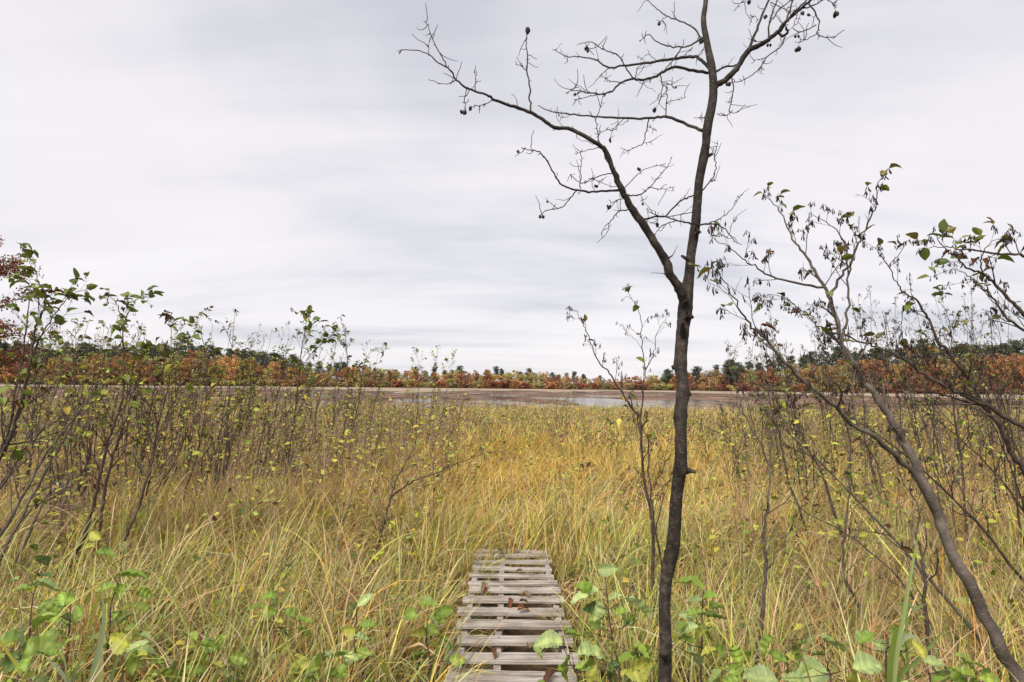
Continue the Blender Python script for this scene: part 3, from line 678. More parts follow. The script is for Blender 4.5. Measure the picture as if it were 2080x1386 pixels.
    limb('branch', [(1400, 575), (1340, 550), (1245, 515), (1190, 518), (1100, 522), (1000, 518), (900, 510), (820, 503), (750, 492), (700, 478), (678, 465)], 15, 4, .35, subs=[([(1240, 515), (1243, 440), (1245, 385)], 6, 3, -.05),
        ([(1165, 525), (1150, 590), (1140, 630), (1100, 652), (1070, 662), (1038, 652)], 6, 2.5, .1), ([(1140, 630), (1175, 626)], 3, 2, 0), ([(1065, 520), (1030, 545), (1000, 590), (993, 610)], 4, 2, .04), ([(1240, 455), (1290, 440), (1330, 428)], 4, 2, .06), ([(820, 503), (795, 520), (765, 508)], 3, 2, .02), ([(1160, 560), (1180, 565), (1195, 575)], 3, 2, .02)])
    limb('branch', [(1440, 320), (1360, 312), (1285, 295), (1230, 315), (1190, 340), (1130, 350), (1090, 348), (1040, 365), (1000, 400), (960, 415), (900, 408), (865, 400), (850, 415)], 14, 3, -.5, subs=[
        ([(1095, 345), (1060, 295), (1030, 245), (980, 225), (940, 205), (905, 185), (850, 198)], 6, 2.5, -.1), ([(970, 415), (920, 420), (880, 430), (835, 440)], 4, 2, -.04), ([(1215, 325), (1225, 380), (1215, 430), (1205, 465)], 5, 2.5, -.05), ([(1040, 365), (990, 355), (965, 340)], 4, 2, .05),
        ([(1225, 360), (1260, 375), (1280, 388)], 3, 2, 0), ([(1240, 380), (1243, 395)], 3, 2, 0), ([(900, 190), (892, 210)], 3, 2, 0), ([(865, 400), (820, 395), (845, 385)], 3, 2, 0)])
    limb('branch', [(1440, 310), (1395, 265), (1360, 250), (1290, 258), (1200, 270), (1100, 285), (1050, 290), (990, 300), (940, 268), (915, 258), (860, 250), (810, 250), (775, 235), (742, 217)], 16, 3, .45, subs=[([(990, 300), (960, 325), (940, 345)], 5, 2.5, .05), ([(1105, 342), (1115, 300), (1150, 275)], 4, 2, .02), ([(810, 250), (805, 268)], 3, 2, 0), ([(1200, 270), (1160, 240), (1130, 265)], 3, 2, .03)])
    limb('branch', [(1405, 165), (1350, 200), (1310, 208), (1260, 205), (1205, 188), (1160, 152), (1125, 185)], 8, 2.5, -.3, subs=[([(1310, 208), (1285, 245), (1250, 290), (1215, 325), (1130, 370)], 6, 2.5, -.1), ([(1340, 225), (1355, 212), (1325, 240)], 3, 2, .01), ([(1410, 205), (1385, 240), (1370, 250)], 3, 2, 0)])
    limb('branch', [(1405, 185), (1370, 130), (1320, 100), (1250, 75), (1200, 40), (1160, 0), (1120, -60)], 8, 3, .3, subs=[([(1245, 75), (1225, 85), (1212, 100)], 3, 2, 0), ([(1390, 155), (1385, 175), (1395, 180)], 3, 2, 0)])
    limb('branch', [(1450, 390), (1480, 365), (1520, 335), (1560, 290), (1600, 225), (1640, 205), (1690, 175), (1730, 145), (1770, 95), (1830, 40), (1880, 0), (1960, -60), (2050, -110)], 28, 6, -.25, w=[26, 27, 26, 25, 24, 22, 19, 18, 13, 12, 11, 9, 6], subs=[
        ([(1605, 215), (1640, 130), (1670, 50), (1700, -10), (1740, -90)], 13, 7, .15), ([(1692, 168), (1695, 110), (1712, 50), (1735, -10), (1760, -70)], 8, 5, .1), ([(1710, 85), (1740, 40), (1790, 5), (1830, -20)], 6, 3, .05), ([(1745, 140), (1790, 70), (1850, 10), (1900, -40)], 8, 5, -.1), ([(1735, 145), (1755, 160), (1775, 140), (1770, 120)], 13, 9, -.03),
        ([(1530, 340), (1535, 400), (1525, 460), (1520, 490), (1550, 498), (1590, 460)], 6, 2.5, -.06), ([(1535, 485), (1500, 512), (1465, 500)], 4, 3, .06), ([(1765, 165), (1740, 210), (1690, 245), (1660, 290), (1620, 330), (1555, 362), (1535, 350)], 6, 3, -.05), ([(1690, 245), (1660, 262), (1625, 265)], 3, 2, 0), ([(1670, 265), (1645, 325)], 3, 2, 0),
        ([(1870, 20), (1900, 60), (1912, 110), (1905, 150), (1950, 165), (1990, 155), (2025, 133)], 7, 2.5, -.12), ([(1905, 148), (1850, 180), (1828, 190)], 4, 2.5, -.03), ([(1900, 110), (1840, 140), (1800, 125), (1820, 60)], 5, 2.5, -.03), ([(1450, 322), (1500, 295), (1550, 285)], 11, 8, .05), ([(1950, 0), (1975, 20), (1985, 40)], 4, 2.5, 0), ([(1540, 50), (1570, 15), (1610, 5)], 3, 2, 0), ([(1700, 10), (1790, 55)], 4, 3, .02), ([(1605, 80), (1630, 75), (1648, 85)], 3, 2, 0), ([(1690, 178), (1640, 182), (1600, 170)], 3, 2, 0), ([(1770, 95), (1800, 0), (1830, -60)], 8, 5, .05), ([(1830, 40), (1900, 20), (1960, -30)], 7, 4, -.04)])
    limb('branch', [(1378, 992), (1440, 985), (1480, 995), (1520, 1030), (1540, 1060), (1575, 1078)], 8, 2.5, .25, subs=[([(1430, 982), (1480, 960), (1530, 920), (1570, 860), (1603, 830)], 5, 2, .15), ([(1520, 1030), (1530, 985), (1548, 970)], 3, 2, .02), ([(1515, 1035), (1508, 1050)], 3, 2, 0)])
    limb('branch', [(1392, 845), (1440, 790), (1462, 740), (1455, 690), (1465, 640), (1468, 620)], 6, 2, -.1, subs=[([(1455, 690), (1440, 655), (1430, 640)], 3, 2, 0), ([(1430, 800), (1465, 795)], 3, 2, 0)])
    limb('branch', [(1372, 985), (1330, 980), (1280, 968), (1210, 950), (1165, 935)], 9, 3, -.15, subs=[([(1290, 968), (1230, 990), (1205, 1015), (1190, 1030)], 5, 2, -.05), ([(1205, 955), (1200, 995)], 3, 2.5, 0), ([(1245, 955), (1355, 935)], 4, 4, .02)])
    limb('branch', [(1412, 518), (1385, 518), (1362, 520)], 4, 2, -.08)
    # woody cones, in small hanging clusters
    for i, (cx, cy, n, s) in enumerate([(350, 492, 3, 1.0), (380, 478, 1, 1.1), (625, 138, 2, 1.5), (590, 668, 1, .9), (693, 952, 3, .9), (718, 888, 1, .8), (840, 417, 1, .8), (888, 218, 2, 1), (1190, 485, 1, 1.3), (1210, 105, 1, 1.3), (993, 620, 2, .9), (1122, 745, 2, .9), (988, 912, 3, .9), (1138, 898, 1, .8), (1285, 385, 1, .7), (1395, 185, 1, 1.4), (1518, 372, 3, 1.1), (1695, 200, 2, .8), (1820, 215, 3, 1.2), (1840, 62, 2, .9), (1868, 66, 1, .9), (1985, 66, 3, 1.1), (1606, 10, 1, 1.2), (1678, 75, 1, 1.2), (936, 822, 2, .8), (1202, 990, 1, 1.2), (1812, 165, 2, .8)]):
        near = Z([(cx, cy)])[0]; c = None; best = 1e9
        for ch in root.children:
            if ch.name.startswith('branch'):
                vv = np.empty(len(ch.data.vertices) * 3, np.float32); ch.data.vertices.foreach_get('co', vv); vv = vv.reshape(-1, 3) + base
                rel = vv - CAM; dep = rel @ _f; u = W0 / 2 + F * (rel @ _r) / dep; w_ = H0 / 2 - F * (rel @ _u) / dep
                d = (u - near[0]) ** 2 + (w_ - near[1]) ** 2; k = int(np.argmin(d))
                if d[k] < best: best = d[k]; c = vv[k].astype(float); owner = ch
        ctr = P(near[0], near[1], c[1])
        aa = Acc(); aa.tube(np.array([c, (c + ctr) / 2 + (0, 0, .002), ctr + (0, 0, .006)]), [.0009, .0008, .0008], 4)
        for k in range(n):
            off = np.array([r.uniform(-1, 1), r.uniform(-1, 1), r.uniform(-.6, .6)]) * .008 * (n > 1); d = unit([r.normal() * .4, r.normal() * .4, -1]); ln = .016 * s
            st = ctr + off - d * ln / 2; tt = np.array([0, .12, .3, .5, .7, .88, 1.0])
            aa.tube(np.array([st + d * ln * t for t in tt]), np.array([.001, .0042, .0055, .0058, .0052, .0036, .001]) * s, 6, None, .16)
        aa.build('cone_cluster', M['dark'], owner, base)
main_alder()

# ------------------------------------------------------------------ boardwalk
def boardwalk():
    r = np.random.default_rng(21); root = empty('boardwalk', (-.04, 3.4, 0)); tag(root, 'weathered grey plank boardwalk sunk in the marsh grass', 'boardwalk')
    b = np.array([-.04, 3.4, 0]); x0, x1 = -.32, .368
    edges = [(1.15, 1.29), (1.37, 1.51), (1.60, 1.74), (1.82, 1.96), (2.04, 2.19), (2.27, 2.42), (2.50, 2.64), (2.82, 3.12), (3.20, 3.345), (3.40, 3.545), (3.62, 3.77), (3.85, 4.0), (4.06, 4.20), (4.25, 4.375), (4.43, 4.55), (4.62, 4.735), (4.80, 4.915), (4.985, 5.10), (5.17, 5.28), (5.36, 5.47)]
    for k, (ya, yb) in enumerate(edges):
        yb -= .046 if k > 7 else .03
        nx = 7; xs = np.linspace(x0 + r.uniform(-.03, .03), x1 + r.uniform(-.022, .022), nx); zt = .125 + r.normal() * .007 - .012 * max(0, k - 14) * .6; th = .019
        tilt = r.normal() * .012; sag = r.normal(size=nx) * .0016; skew = r.normal() * .008; be = .003
        prof = lambda yl, yr, t: [(yl, t - th), (yl - 0, t - be), (yl + be, t), ((yl + yr) / 2, t + .0008), (yr - be, t), (yr, t - be), (yr, t - th)]
        v = []
        for i, x in enumerate(xs):
            wob = r.normal(size=2) * .0022; sl = skew * (i / (nx - 1) - .5)
            z = zt + tilt * (x - x0) + sag[i]
            v += [(x, y - 3.4, z_) for (y, z_) in prof(ya + wob[0] + sl, yb + wob[1] + sl, z)]
        v = np.array(v); v[:, 0] -= b[0]
        q = []
        for i in range(nx - 1):
            for j in range(7):
                a = i * 7 + j; c = i * 7 + (j + 1) % 7; q.append((a, a + 7, c + 7, c))
        for e, flip in ((0, 1), ((nx - 1) * 7, 0)):
            ring = [e + j for j in range(7)]
            for j in range(1, 6): q.append((ring[0], ring[j], ring[j + 1], ring[j + 1]) if flip else (ring[0], ring[j + 1], ring[j], ring[j]))
        me = mesh_from('plank', v, q, None, M['plank'], False); plank = child('plank', me, root)
        for xn in (-.275, -.06, .32):
            a = Acc(); yn = (ya + yb) / 2 + r.uniform(-.02, .02); zz_ = zt + tilt * (xn - x0)
            a.tube(np.array([(xn, yn, zz_ - .006), (xn, yn, zz_ + .0022)]), [.0042, .0042], 6); a.build('nail_head', M['dark'], plank, b)
    for xs_ in (-.275, -.06, .32):
        v = []
        n = 12
        for i in range(n):
            y = 1.1 + (5.5 - 1.1) * i / (n - 1); xx = xs_ + r.normal() * .003; zt = .097 - (.03 if y > 4.7 else 0) * (y - 4.7)
            v += [(xx - .02 - b[0], y - 3.4, -.18), (xx - .02 - b[0], y - 3.4, zt), (xx + .02 - b[0], y - 3.4, zt), (xx + .02 - b[0], y - 3.4, -.18)]
        q = [(i * 4 + j, i * 4 + (j + 1) % 4, i * 4 + 4 + (j + 1) % 4, i * 4 + 4 + j) for i in range(n - 1) for j in range(4)] + [(0, 1, 2, 3), ((n - 1) * 4 + 3, (n - 1) * 4 + 2, (n - 1) * 4 + 1, (n - 1) * 4)]
        child('stringer', mesh_from('stringer', v, q, None, M['plank'], False), root)
    # curled dead leaves lying on it
    for k, (x, y, s, lb) in enumerate([(1040, 1222, .085, 'curled rust brown leaf on the plank middle of the boardwalk'), (1056, 1226, .06, 'small dark curled leaf beside the larger rust leaf on the boardwalk'), (1075, 1215, .09, 'upright curled dead leaf near the right end of a middle plank'),
                                       (1050, 1243, .10, 'long dead leaf lying across a gap between middle planks'), (1125, 1372, .10, 'dark crumpled leaf on the nearest wide plank'), (985, 1190, .09, 'tan dead leaf on the left side of the upper planks'), (990, 1200, .07, 'pale tan leaf scrap on the left side of the upper planks'), (1005, 1322, .07, 'brown leaf scrap caught in the gap before the nearest wide plank'), (1078, 1322, .075, 'brown curled leaf in the gap above the nearest wide plank'), (1060, 1164, .06, 'brown curled leaf on a narrow far plank'), (1015, 1118, .09, 'rusty leaf at the overgrown far end of the boardwalk'), (1050, 1112, .10, 'brown leaf heaped at the far end of the boardwalk')]):
        p = G(x, y, .135); o = bpy.data.objects.new('fallen_leaf', DEAD[k % 4]); COL.objects.link(o)
        an = r.uniform(0, 6.28); o.matrix_world = leaf_matrix(p + np.array([0, 0, .012]), np.array([math.cos(an), math.sin(an), .25]), s, unit([.2 * r.normal(), .2 * r.normal(), 1]))
        c = [(.17, .06, .03), (.12, .05, .03), (.27, .17, .09)][k % 3]; o.color = (*c, 1); tag(o, lb, 'leaf', 'dead leaves on the boardwalk')
boardwalk()

# ------------------------------------------------------------------ pale rock in the grass
def rock():
    r = np.random.default_rng(4); c = G(122, 1001); c[2] = .05
    import bmesh
    bm = bmesh.new(); bmesh.ops.create_icosphere(bm, subdivisions=3, radius=1)
    for v in bm.verts:
        n = .10 * math.sin(v.co.x * 4 + 1) + .08 * math.sin(v.co.y * 6 + v.co.z * 5) + .03 * r.normal()
        v.co *= 1 + n; v.co.x *= .19; v.co.y *= .13; v.co.z *= .12
    me = bpy.data.meshes.new('rock'); bm.to_mesh(me); bm.free(); me.materials.append(M['rock'])
    for p in me.polygons: p.use_smooth = True
    o = bpy.data.objects.new('rock', me); COL.objects.link(o); o.location = c; tag(o, 'pale grey stone showing in the flattened grass behind the left stems', 'rock')
    return c
ROCK = rock()

# ------------------------------------------------------------------ traced shrubs
LT, RT, MD = 'alder shrubs of the left thicket', 'alder shrubs of the right thicket', 'shrubs standing in the meadow'
def S(pxl, Y, dY, r0, r1, *opt):
    t = trace(pxl, Y, dY)
    if t[0][2] < .45: return (trace(pxl, Y, dY, True), r0, r1, *opt)
    return (t, r0, r1, *opt, 'fork')
def img(p):
    rel = np.atleast_2d(p) - CAM; d = rel @ _f; return np.stack([W0 / 2 + F * (rel @ _r) / d, H0 / 2 - F * (rel @ _u) / d], 1)
shrub('alder_sapling', 'twin-stemmed sapling with catkins just left of the dark trunk', MD, [
    S([(1334, 1262), (1327, 1220), (1327, 1088), (1321, 1042), (1312, 993), (1304, 928), (1301, 852), (1287, 833), (1271, 811), (1252, 779), (1237, 757), (1217, 738), (1205, 712), (1195, 684), (1186, 662), (1178, 646), (1170, 631), (1157, 630)], 3.9, .15, .0135, .0016, 13, .24, .45),
    S([(1301, 852), (1306, 814), (1306, 782), (1311, 757), (1319, 738), (1329, 715), (1333, 681), (1344, 661), (1360, 635)], 3.98, -.1, .006, .0013, 8, .22, .2),
    S([(1311, 757), (1306, 719), (1303, 665), (1300, 642), (1287, 614), (1278, 604), (1265, 606)], 4.0, .1, .004, .0012, 6, .2, .2),
    S([(1344, 1150), (1332, 1080), (1323, 1012), (1317, 943), (1316, 894), (1304, 870), (1290, 850), (1262, 846)], 4.05, .1, .008, .002, 6, .28, .4),
    S([(1330, 1090), (1340, 1040), (1352, 1000), (1364, 966), (1372, 940)], 3.9, -.15, .005, .0015, 3, .2, .4)], bark='stem', leaves=16, leaf_size=.062, catk=.8, seed=1, cat='sapling', level=1)
shrub('alder_shrub', 'tall thin shrub with broad green leaves against the sky left of centre-left thicket', None, [
    S([(119, 1190), (154, 1125), (177, 1075), (192, 1018), (200, 979), (210, 936), (218, 902), (230, 865), (244, 829), (250, 801), (252, 766), (251, 723), (249, 668), (244, 642), (240, 622), (232, 609), (218, 598)], 4.6, .0, .017, .0022, 15, .38, .35),
    S([(249, 668), (262, 636), (272, 616), (284, 606), (300, 614)], 4.62, .1, .005, .0015, 5, .2, .2)], bark='stem_red', leaves=50, leaf_size=.088, mix=(.78, .14, .08), catk=.6, seed=2, leaf_top=1.2)
shrub('alder_shrub', 'shrub with two reddish stems leaning right in front of the left thicket', None, [
    S([(190, 1180), (206, 1040), (228, 936), (238, 902), (252, 861), (269, 821), (279, 795), (283, 766), (296, 735), (330, 712)], 4.9, .3, .015, .0022, 14, .4, .35),
    S([(222, 1190), (240, 1130), (270, 1058), (291, 1000), (307, 948), (315, 902), (323, 857), (331, 822), (343, 777), (345, 740), (350, 690), (342, 645)], 4.7, .2, .015, .002, 16, .4, .35),
    S([(331, 819), (313, 785), (303, 744), (290, 720)], 4.8, .1, .006, .0018, 6, .3, .2)], bark='stem_red', leaves=70, leaf_size=.082, mix=(.42, .48, .1), catk=.5, seed=3, leaf_top=.4, extra_small=60)
shrub('alder_shrub', 'leafy shrub with the tallest tip at the far left edge', None, [
    S([(-75, 1130), (-30, 1000), (6, 918), (18, 898), (30, 857), (42, 825), (56, 766), (62, 730), (69, 682), (77, 656), (87, 634), (93, 616), (91, 597), (81, 579), (76, 565), (72, 549), (68, 524)], 4.2, .1, .018, .002, 16, .42, .35),
    S([(62, 740), (80, 690), (100, 655), (125, 622), (150, 597), (176, 588)], 4.3, .2, .007, .0016, 8, .28, .2),
    S([(-20, 960), (20, 860), (34, 780), (50, 700), (56, 640), (60, 592), (40, 580)], 4.25, .35, .010, .0018, 10, .36, .3)], leaves=130, leaf_size=.078, mix=(.74, .16, .10), catk=.6, seed=4, leaf_top=.6, extra_small=60)
shrub('alder_shrub', 'many-stemmed grey shrub leaning right at the left edge', None, [
    S([(-60, 1180), (0, 1090), (50, 1000), (95, 920), (150, 850), (190, 790), (215, 730)], 3.9, .6, .016, .0025, 14, .42, .3),
    S([(-20, 1180), (40, 1060), (75, 990), (120, 910), (150, 855), (165, 800), (170, 745)], 4.2, .5, .015, .0025, 14, .42, .3),
    S([(-100, 1120), (-20, 1020), (40, 930), (85, 870), (110, 800), (125, 735), (150, 690)], 4.4, .5, .015, .0025, 14, .42, .3),
    S([(20, 1170), (70, 1060), (100, 1000), (135, 930), (175, 870), (205, 835)], 4.4, .6, .013, .0025, 12, .4, .3),
    S([(-70, 1060), (0, 985), (60, 905), (120, 850), (190, 805)], 3.8, .4, .011, .002, 12, .4, .3)], bark='grey_stem', leaves=80, leaf_size=.07, mix=(.25, .62, .13), catk=.2, seed=5, extra_small=160)
shrub('alder_shrub', 'slim shrub with a drooping brown-tipped leaf at its top, left thicket', None, [
    S([(352, 1075), (372, 1010), (395, 940), (410, 880), (418, 820), (420, 760), (413, 700), (408, 670), (402, 648)], 6.4, .1, .014, .002, 14, .42, .35)], leaves=34, leaf_size=.095, mix=(.7, .2, .1), catk=.5, seed=6, bark='stem_red', extra_small=60)
shrub('alder_shrub', 'bare-tipped grey shrub poking above the left thicket', None, [
    S([(440, 1040), (455, 950), (462, 870), (466, 790), (470, 720), (474, 670), (476, 634)], 7.5, .2, .013, .0016, 12, .4, .35),
    S([(470, 700), (460, 672), (450, 655)], 7.6, .1, .004, .0013, 3, .2, .2)], leaves=14, leaf_size=.08, mix=(.3, .6, .1), catk=.1, seed=7, extra_small=70)
shrub('alder_shrub', 'dark-leaved shrub with hanging catkins against the sky above the left thicket', None, [
    S([(570, 1010), (585, 940), (596, 870), (604, 800), (610, 740), (614, 700), (620, 670), (622, 648), (612, 636)], 8.6, .2, .015, .002, 20, .5, .4),
    S([(606, 760), (628, 725), (648, 705), (662, 688), (678, 672)], 8.7, .2, .007, .0018, 10, .4, .2)], leaves=70, leaf_size=.115, mix=(.85, .1, .05), catk=.95, seed=8, leaf_top=2, extra_small=50)
shrub('alder_shrub', 'airy twiggy shrub at the right end of the left thicket', None, [
    S([(640, 1000), (680, 930), (700, 870), (708, 800), (706, 740), (702, 690), (698, 668)], 8.9, .1, .013, .0018, 18, .5, .35),
    S([(660, 985), (705, 905), (722, 850), (733, 790), (738, 745), (752, 715), (768, 705)], 9.1, .3, .013, .0018, 18, .5, .35),
    S([(650, 990), (672, 900), (680, 820), (682, 750), (672, 712)], 9.4, .3, .012, .0018, 14, .5, .35)], leaves=60, leaf_size=.085, mix=(.35, .5, .15), catk=.8, seed=9, extra_small=120)
shrub('meadow_shrub', 'low forked dark shrub reaching right towards the boardwalk', None, [
    S([(758, 1135), (774, 1086), (781, 1061), (789, 1026), (795, 1008), (799, 994), (806, 973), (820, 948), (839, 911), (850, 885), (862, 865), (880, 853)], 5.3, .5, .0145, .0022, 7, .22, .5),
    S([(795, 1008), (815, 994), (839, 978), (862, 969), (885, 962), (915, 948), (949, 934), (991, 920), (1023, 918)], 5.35, -.5, .0085, .002, 9, .16, .3),
    S([(799, 994), (788, 975), (769, 962), (762, 950), (762, 915), (766, 892)], 5.35, .2, .005, .0014, 4, .2, .3),
    S([(783, 1060), (804, 1049), (829, 1040), (857, 1026), (896, 1019)], 5.3, -.3, .004, .0013, 5, .16, .3)], bark='stem', leaves=34, leaf_size=.062, mix=(.15, .75, .1), catk=.1, seed=10)
shrub('alder_shrub', 'upright bushy clump with brown stems left of the open meadow', None, [
    S([(842, 935), (846, 880), (848, 820), (850, 770), (848, 715)], 12.5, .1, .012, .002, 16, .5, .2), S([(858, 938), (868, 880), (880, 810), (886, 750), (888, 712)], 12.4, .3, .012, .002, 16, .5, .2),
    S([(870, 935), (890, 880), (905, 810), (914, 750), (922, 722)], 12.6, .1, .012, .002, 16, .5, .2), S([(848, 940), (835, 880), (836, 820), (850, 760)], 12.7, .1, .010, .002, 12, .5, .2), S([(880, 930), (920, 870), (940, 820), (952, 765)], 12.4, .1, .010, .002, 12, .5, .2)],
    leaves=40, leaf_size=.10, mix=(.2, .7, .1), catk=.7, seed=11, extra_small=400)
shrub('meadow_shrub', 'small bare brown clump in mid meadow below the lake reflection', None, [
    S([(1130, 895), (1130, 860), (1131, 830), (1130, 800)], 18, .1, .012, .003, 9, .5, .2), S([(1148, 895), (1150, 860), (1152, 825), (1158, 800)], 18.2, .1, .012, .003, 9, .5, .2), S([(1138, 895), (1142, 850), (1146, 810)], 18, .2, .010, .003, 8, .5, .2), S([(1165, 890), (1172, 860), (1185, 830)], 18.5, .2, .010, .003, 8, .5, .2)], leaves=0, leaf_size=.09, catk=.0, seed=12, extra_small=160)
# right
shrub('alder_shrub', 'big grey alder stem leaning left across the lower right corner', None, [
    S([(2100, 1440), (2072, 1386), (2019, 1281), (1966, 1183), (1921, 1095), (1905, 1046), (1871, 966), (1845, 917), (1822, 869), (1789, 824), (1759, 779), (1736, 745), (1710, 700), (1699, 655), (1684, 599), (1665, 569), (1643, 531), (1620, 501), (1605, 471), (1583, 430), (1567, 411), (1550, 394)], 2.35, .55, .029, .0015, 15, .26, .5),
    S([(1905, 1046), (1845, 951), (1795, 905), (1731, 860), (1684, 816), (1620, 764), (1564, 704), (1530, 663), (1507, 633), (1481, 588), (1463, 561)], 2.53, -.45, .013, .0016, 14, .30, .35),
    S([(1684, 597), (1710, 561), (1733, 520), (1751, 475), (1770, 438), (1779, 411), (1785, 374), (1796, 355)], 2.85, -.2, .007, .0014, 8, .18, .3),
    S([(1672, 588), (1620, 576), (1564, 561), (1534, 543), (1508, 524), (1478, 501), (1446, 481)], 2.85, -.25, .006, .0014, 9, .20, .3),
    S([(1708, 690), (1718, 663), (1723, 603), (1721, 535), (1718, 501), (1699, 468), (1673, 449), (1643, 432)], 2.80, .1, .007, .0014, 9, .2, .35),
    S([(1736, 745), (1760, 700), (1786, 690), (1798, 672)], 2.75, .15, .004, .0014, 4, .2, .3)], bark='grey_stem', leaves=52, leaf_size=.052, mix=(.60, .15, .25), catk=.85, seed=20, leaf_top=.8, cat='alder')
shrub('alder_shrub', 'long dark branch sweeping left from the right edge over the lake', None, [
    (np.vstack([[P(2300, 1150, 3.0)[0], 3.0, 0.0], trace([(2190, 960), (2120, 893), (2080, 869), (2053, 853), (2014, 830), (1968, 809), (1931, 789), (1894, 772), (1866, 754), (1848, 740), (1818, 722), (1783, 708), (1759, 697), (1702, 679), (1672, 670), (1650, 651), (1620, 625), (1597, 606), (1560, 598)], 3.0, .2)]), .017, .0014, 22, .3, .5),
    S([(2014, 832), (1960, 816), (1905, 800), (1850, 783), (1790, 772), (1765, 756)], 3.05, .2, .006, .0016, 8, .22, .3)], bark='stem', leaves=40, leaf_size=.052, mix=(.45, .3, .25), catk=.8, seed=21, cat='alder')
shrub('alder_shrub', 'curving dark-stemmed alder with a hooked tip, right thicket', None, [
    S([(2170, 1180), (2080, 957), (2062, 936), (2044, 895), (2023, 855), (1998, 828), (1979, 791), (1956, 756), (1935, 726), (1917, 705), (1905, 700), (1890, 657), (1877, 634), (1862, 612), (1853, 604), (1840, 597), (1827, 584), (1818, 567), (1806, 542), (1788, 519), (1779, 504), (1768, 502)], 4.2, -.2, .020, .0016, 17, .32, .45),
    S([(1806, 542), (1828, 515), (1840, 495), (1848, 485)], 4.0, .1, .003, .0013, 3, .15, .3), S([(1853, 604), (1835, 625), (1832, 660), (1825, 695), (1822, 740)], 4.05, .2, .004, .0014, 6, .24, .3)], bark='stem', leaves=26, leaf_size=.055, mix=(.4, .2, .4), catk=.9, seed=22, cat='alder')
shrub('alder_shrub', 'alder with broad yellowing leaves reaching in at the right edge', None, [
    S([(2230, 1000), (2150, 730), (2080, 638), (2052, 608), (2020, 577), (2002, 559), (1979, 551), (1961, 542), (1944, 524), (1916, 502), (1901, 478), (1897, 460)], 3.2, -.1, .013, .0015, 12, .28, .4),
    S([(2190, 860), (2120, 715), (2080, 673), (2041, 640), (2013, 601), (1985, 577), (1970, 564), (1950, 551), (1916, 546)], 3.25, .2, .010, .0014, 12, .26, .4),
    S([(2200, 800), (2130, 540), (2080, 519), (2041, 516), (2005, 513), (1976, 508), (1946, 506), (1922, 501), (1890, 503), (1865, 506)], 3.3, -.2, .010, .0014, 11, .22, .45),
    S([(2002, 545), (1990, 530), (2005, 500), (2024, 488), (2060, 482)], 3.2, -.1, .004, .0013, 5, .16, .3)], bark='stem', leaves=58, leaf_size=.062, mix=(.45, .40, .15), catk=.8, seed=23, leaf_top=.6, cat='alder')
shrub('alder_sapling', 'pale straight sapling between the trunk and the right thicket', None, [
    S([(1533, 1375), (1547, 1258), (1556, 1163), (1554, 1088), (1560, 1020), (1564, 974), (1564, 917), (1566, 850), (1560, 790), (1540, 740)], 3.1, .2, .012, .0018, 10, .3, .4),
    S([(1556, 1163), (1580, 1120), (1606, 1078), (1615, 1034)], 3.15, .1, .004, .0015, 4, .15, .3), S([(1563, 940), (1540, 890), (1515, 850), (1500, 800), (1484, 745), (1478, 700)], 3.2, .2, .006, .0015, 8, .26, .3)], bark='grey_stem', leaves=16, leaf_size=.05, mix=(.2, .7, .1), catk=.4, seed=24, cat='sapling')
shrub('alder_shrub', 'crooked stem rising in front of the right thicket beside the pale sapling', None, [
    S([(1775, 1285), (1720, 1183), (1712, 1156), (1716, 1088), (1723, 1012), (1728, 950), (1722, 880), (1730, 810)], 3.7, .3, .013, .002, 12, .34, .4)], bark='grey_stem', leaves=20, leaf_size=.055, mix=(.2, .65, .15), catk=.3, seed=25)
shrub('alder_shrub', 'pair of brown stems leaning left behind the pale sapling', None, [
    S([(1730, 1140), (1697, 1050), (1670, 962), (1644, 917), (1621, 860), (1604, 800), (1592, 740), (1575, 690), (1560, 655)], 5.2, .2, .016, .002, 16, .42, .4), S([(1630, 1050), (1602, 974), (1583, 879), (1570, 810), (1572, 740), (1568, 690)], 5.6, .2, .014, .002, 14, .42, .4)], leaves=30, leaf_size=.06, mix=(.3, .5, .2), catk=.8, seed=26, bark='stem')
shrub('alder_shrub', 'upright stem standing behind the big leaning grey stem', None, [
    S([(1964, 1095), (1955, 955), (1940, 860), (1930, 780), (1934, 700), (1925, 640), (1905, 610)], 5.6, .2, .015, .002, 16, .42, .35)], leaves=40, leaf_size=.065, mix=(.35, .5, .15), catk=.8, seed=27, bark='stem')
shrub('alder_shrub', 'dark thin stem at the bottom right beside the big leaning stem', None, [
    S([(1890, 1400), (1879, 1220), (1871, 1118), (1862, 1090), (1868, 1040), (1850, 990), (1858, 930)], 3.0, .4, .011, .002, 8, .3, .4)], leaves=10, leaf_size=.055, mix=(.2, .7, .1), catk=.1, seed=28, bark='stem')

shrub('alder_shrub', 'straight grey stem leaning far left below the big leaning stem', None, [S([(2010, 1330), (1900, 1190), (1800, 1080), (1690, 960), (1600, 880), (1530, 800)], 3.2, .5, .014, .002, 12, .36, .3)], bark='grey_stem', leaves=14, leaf_size=.055, mix=(.2, .6, .2), catk=.3, seed=29)
shrub('alder_shrub', 'long thin stem leaning left in front of the golden grass at right edge', None, [S([(2120, 1230), (1980, 1060), (1880, 960), (1780, 880), (1700, 830), (1640, 780)], 3.9, .4, .013, .002, 14, .36, .3), S([(2140, 1150), (2060, 1010), (1990, 930), (1900, 850), (1830, 800)], 4.1, .3, .011, .002, 12, .36, .3)], bark='stem', leaves=18, leaf_size=.055, mix=(.2, .6, .2), catk=.4, seed=30)
shrub('alder_shrub', 'low slanting twiggy stem in the grass between pale sapling and leaning stem', None, [S([(1900, 1290), (1830, 1180), (1740, 1100), (1640, 1040), (1570, 990)], 3.5, .4, .009, .002, 10, .3, .25)], bark='grey_stem', leaves=12, leaf_size=.055, mix=(.2, .6, .2), catk=.1, seed=31)
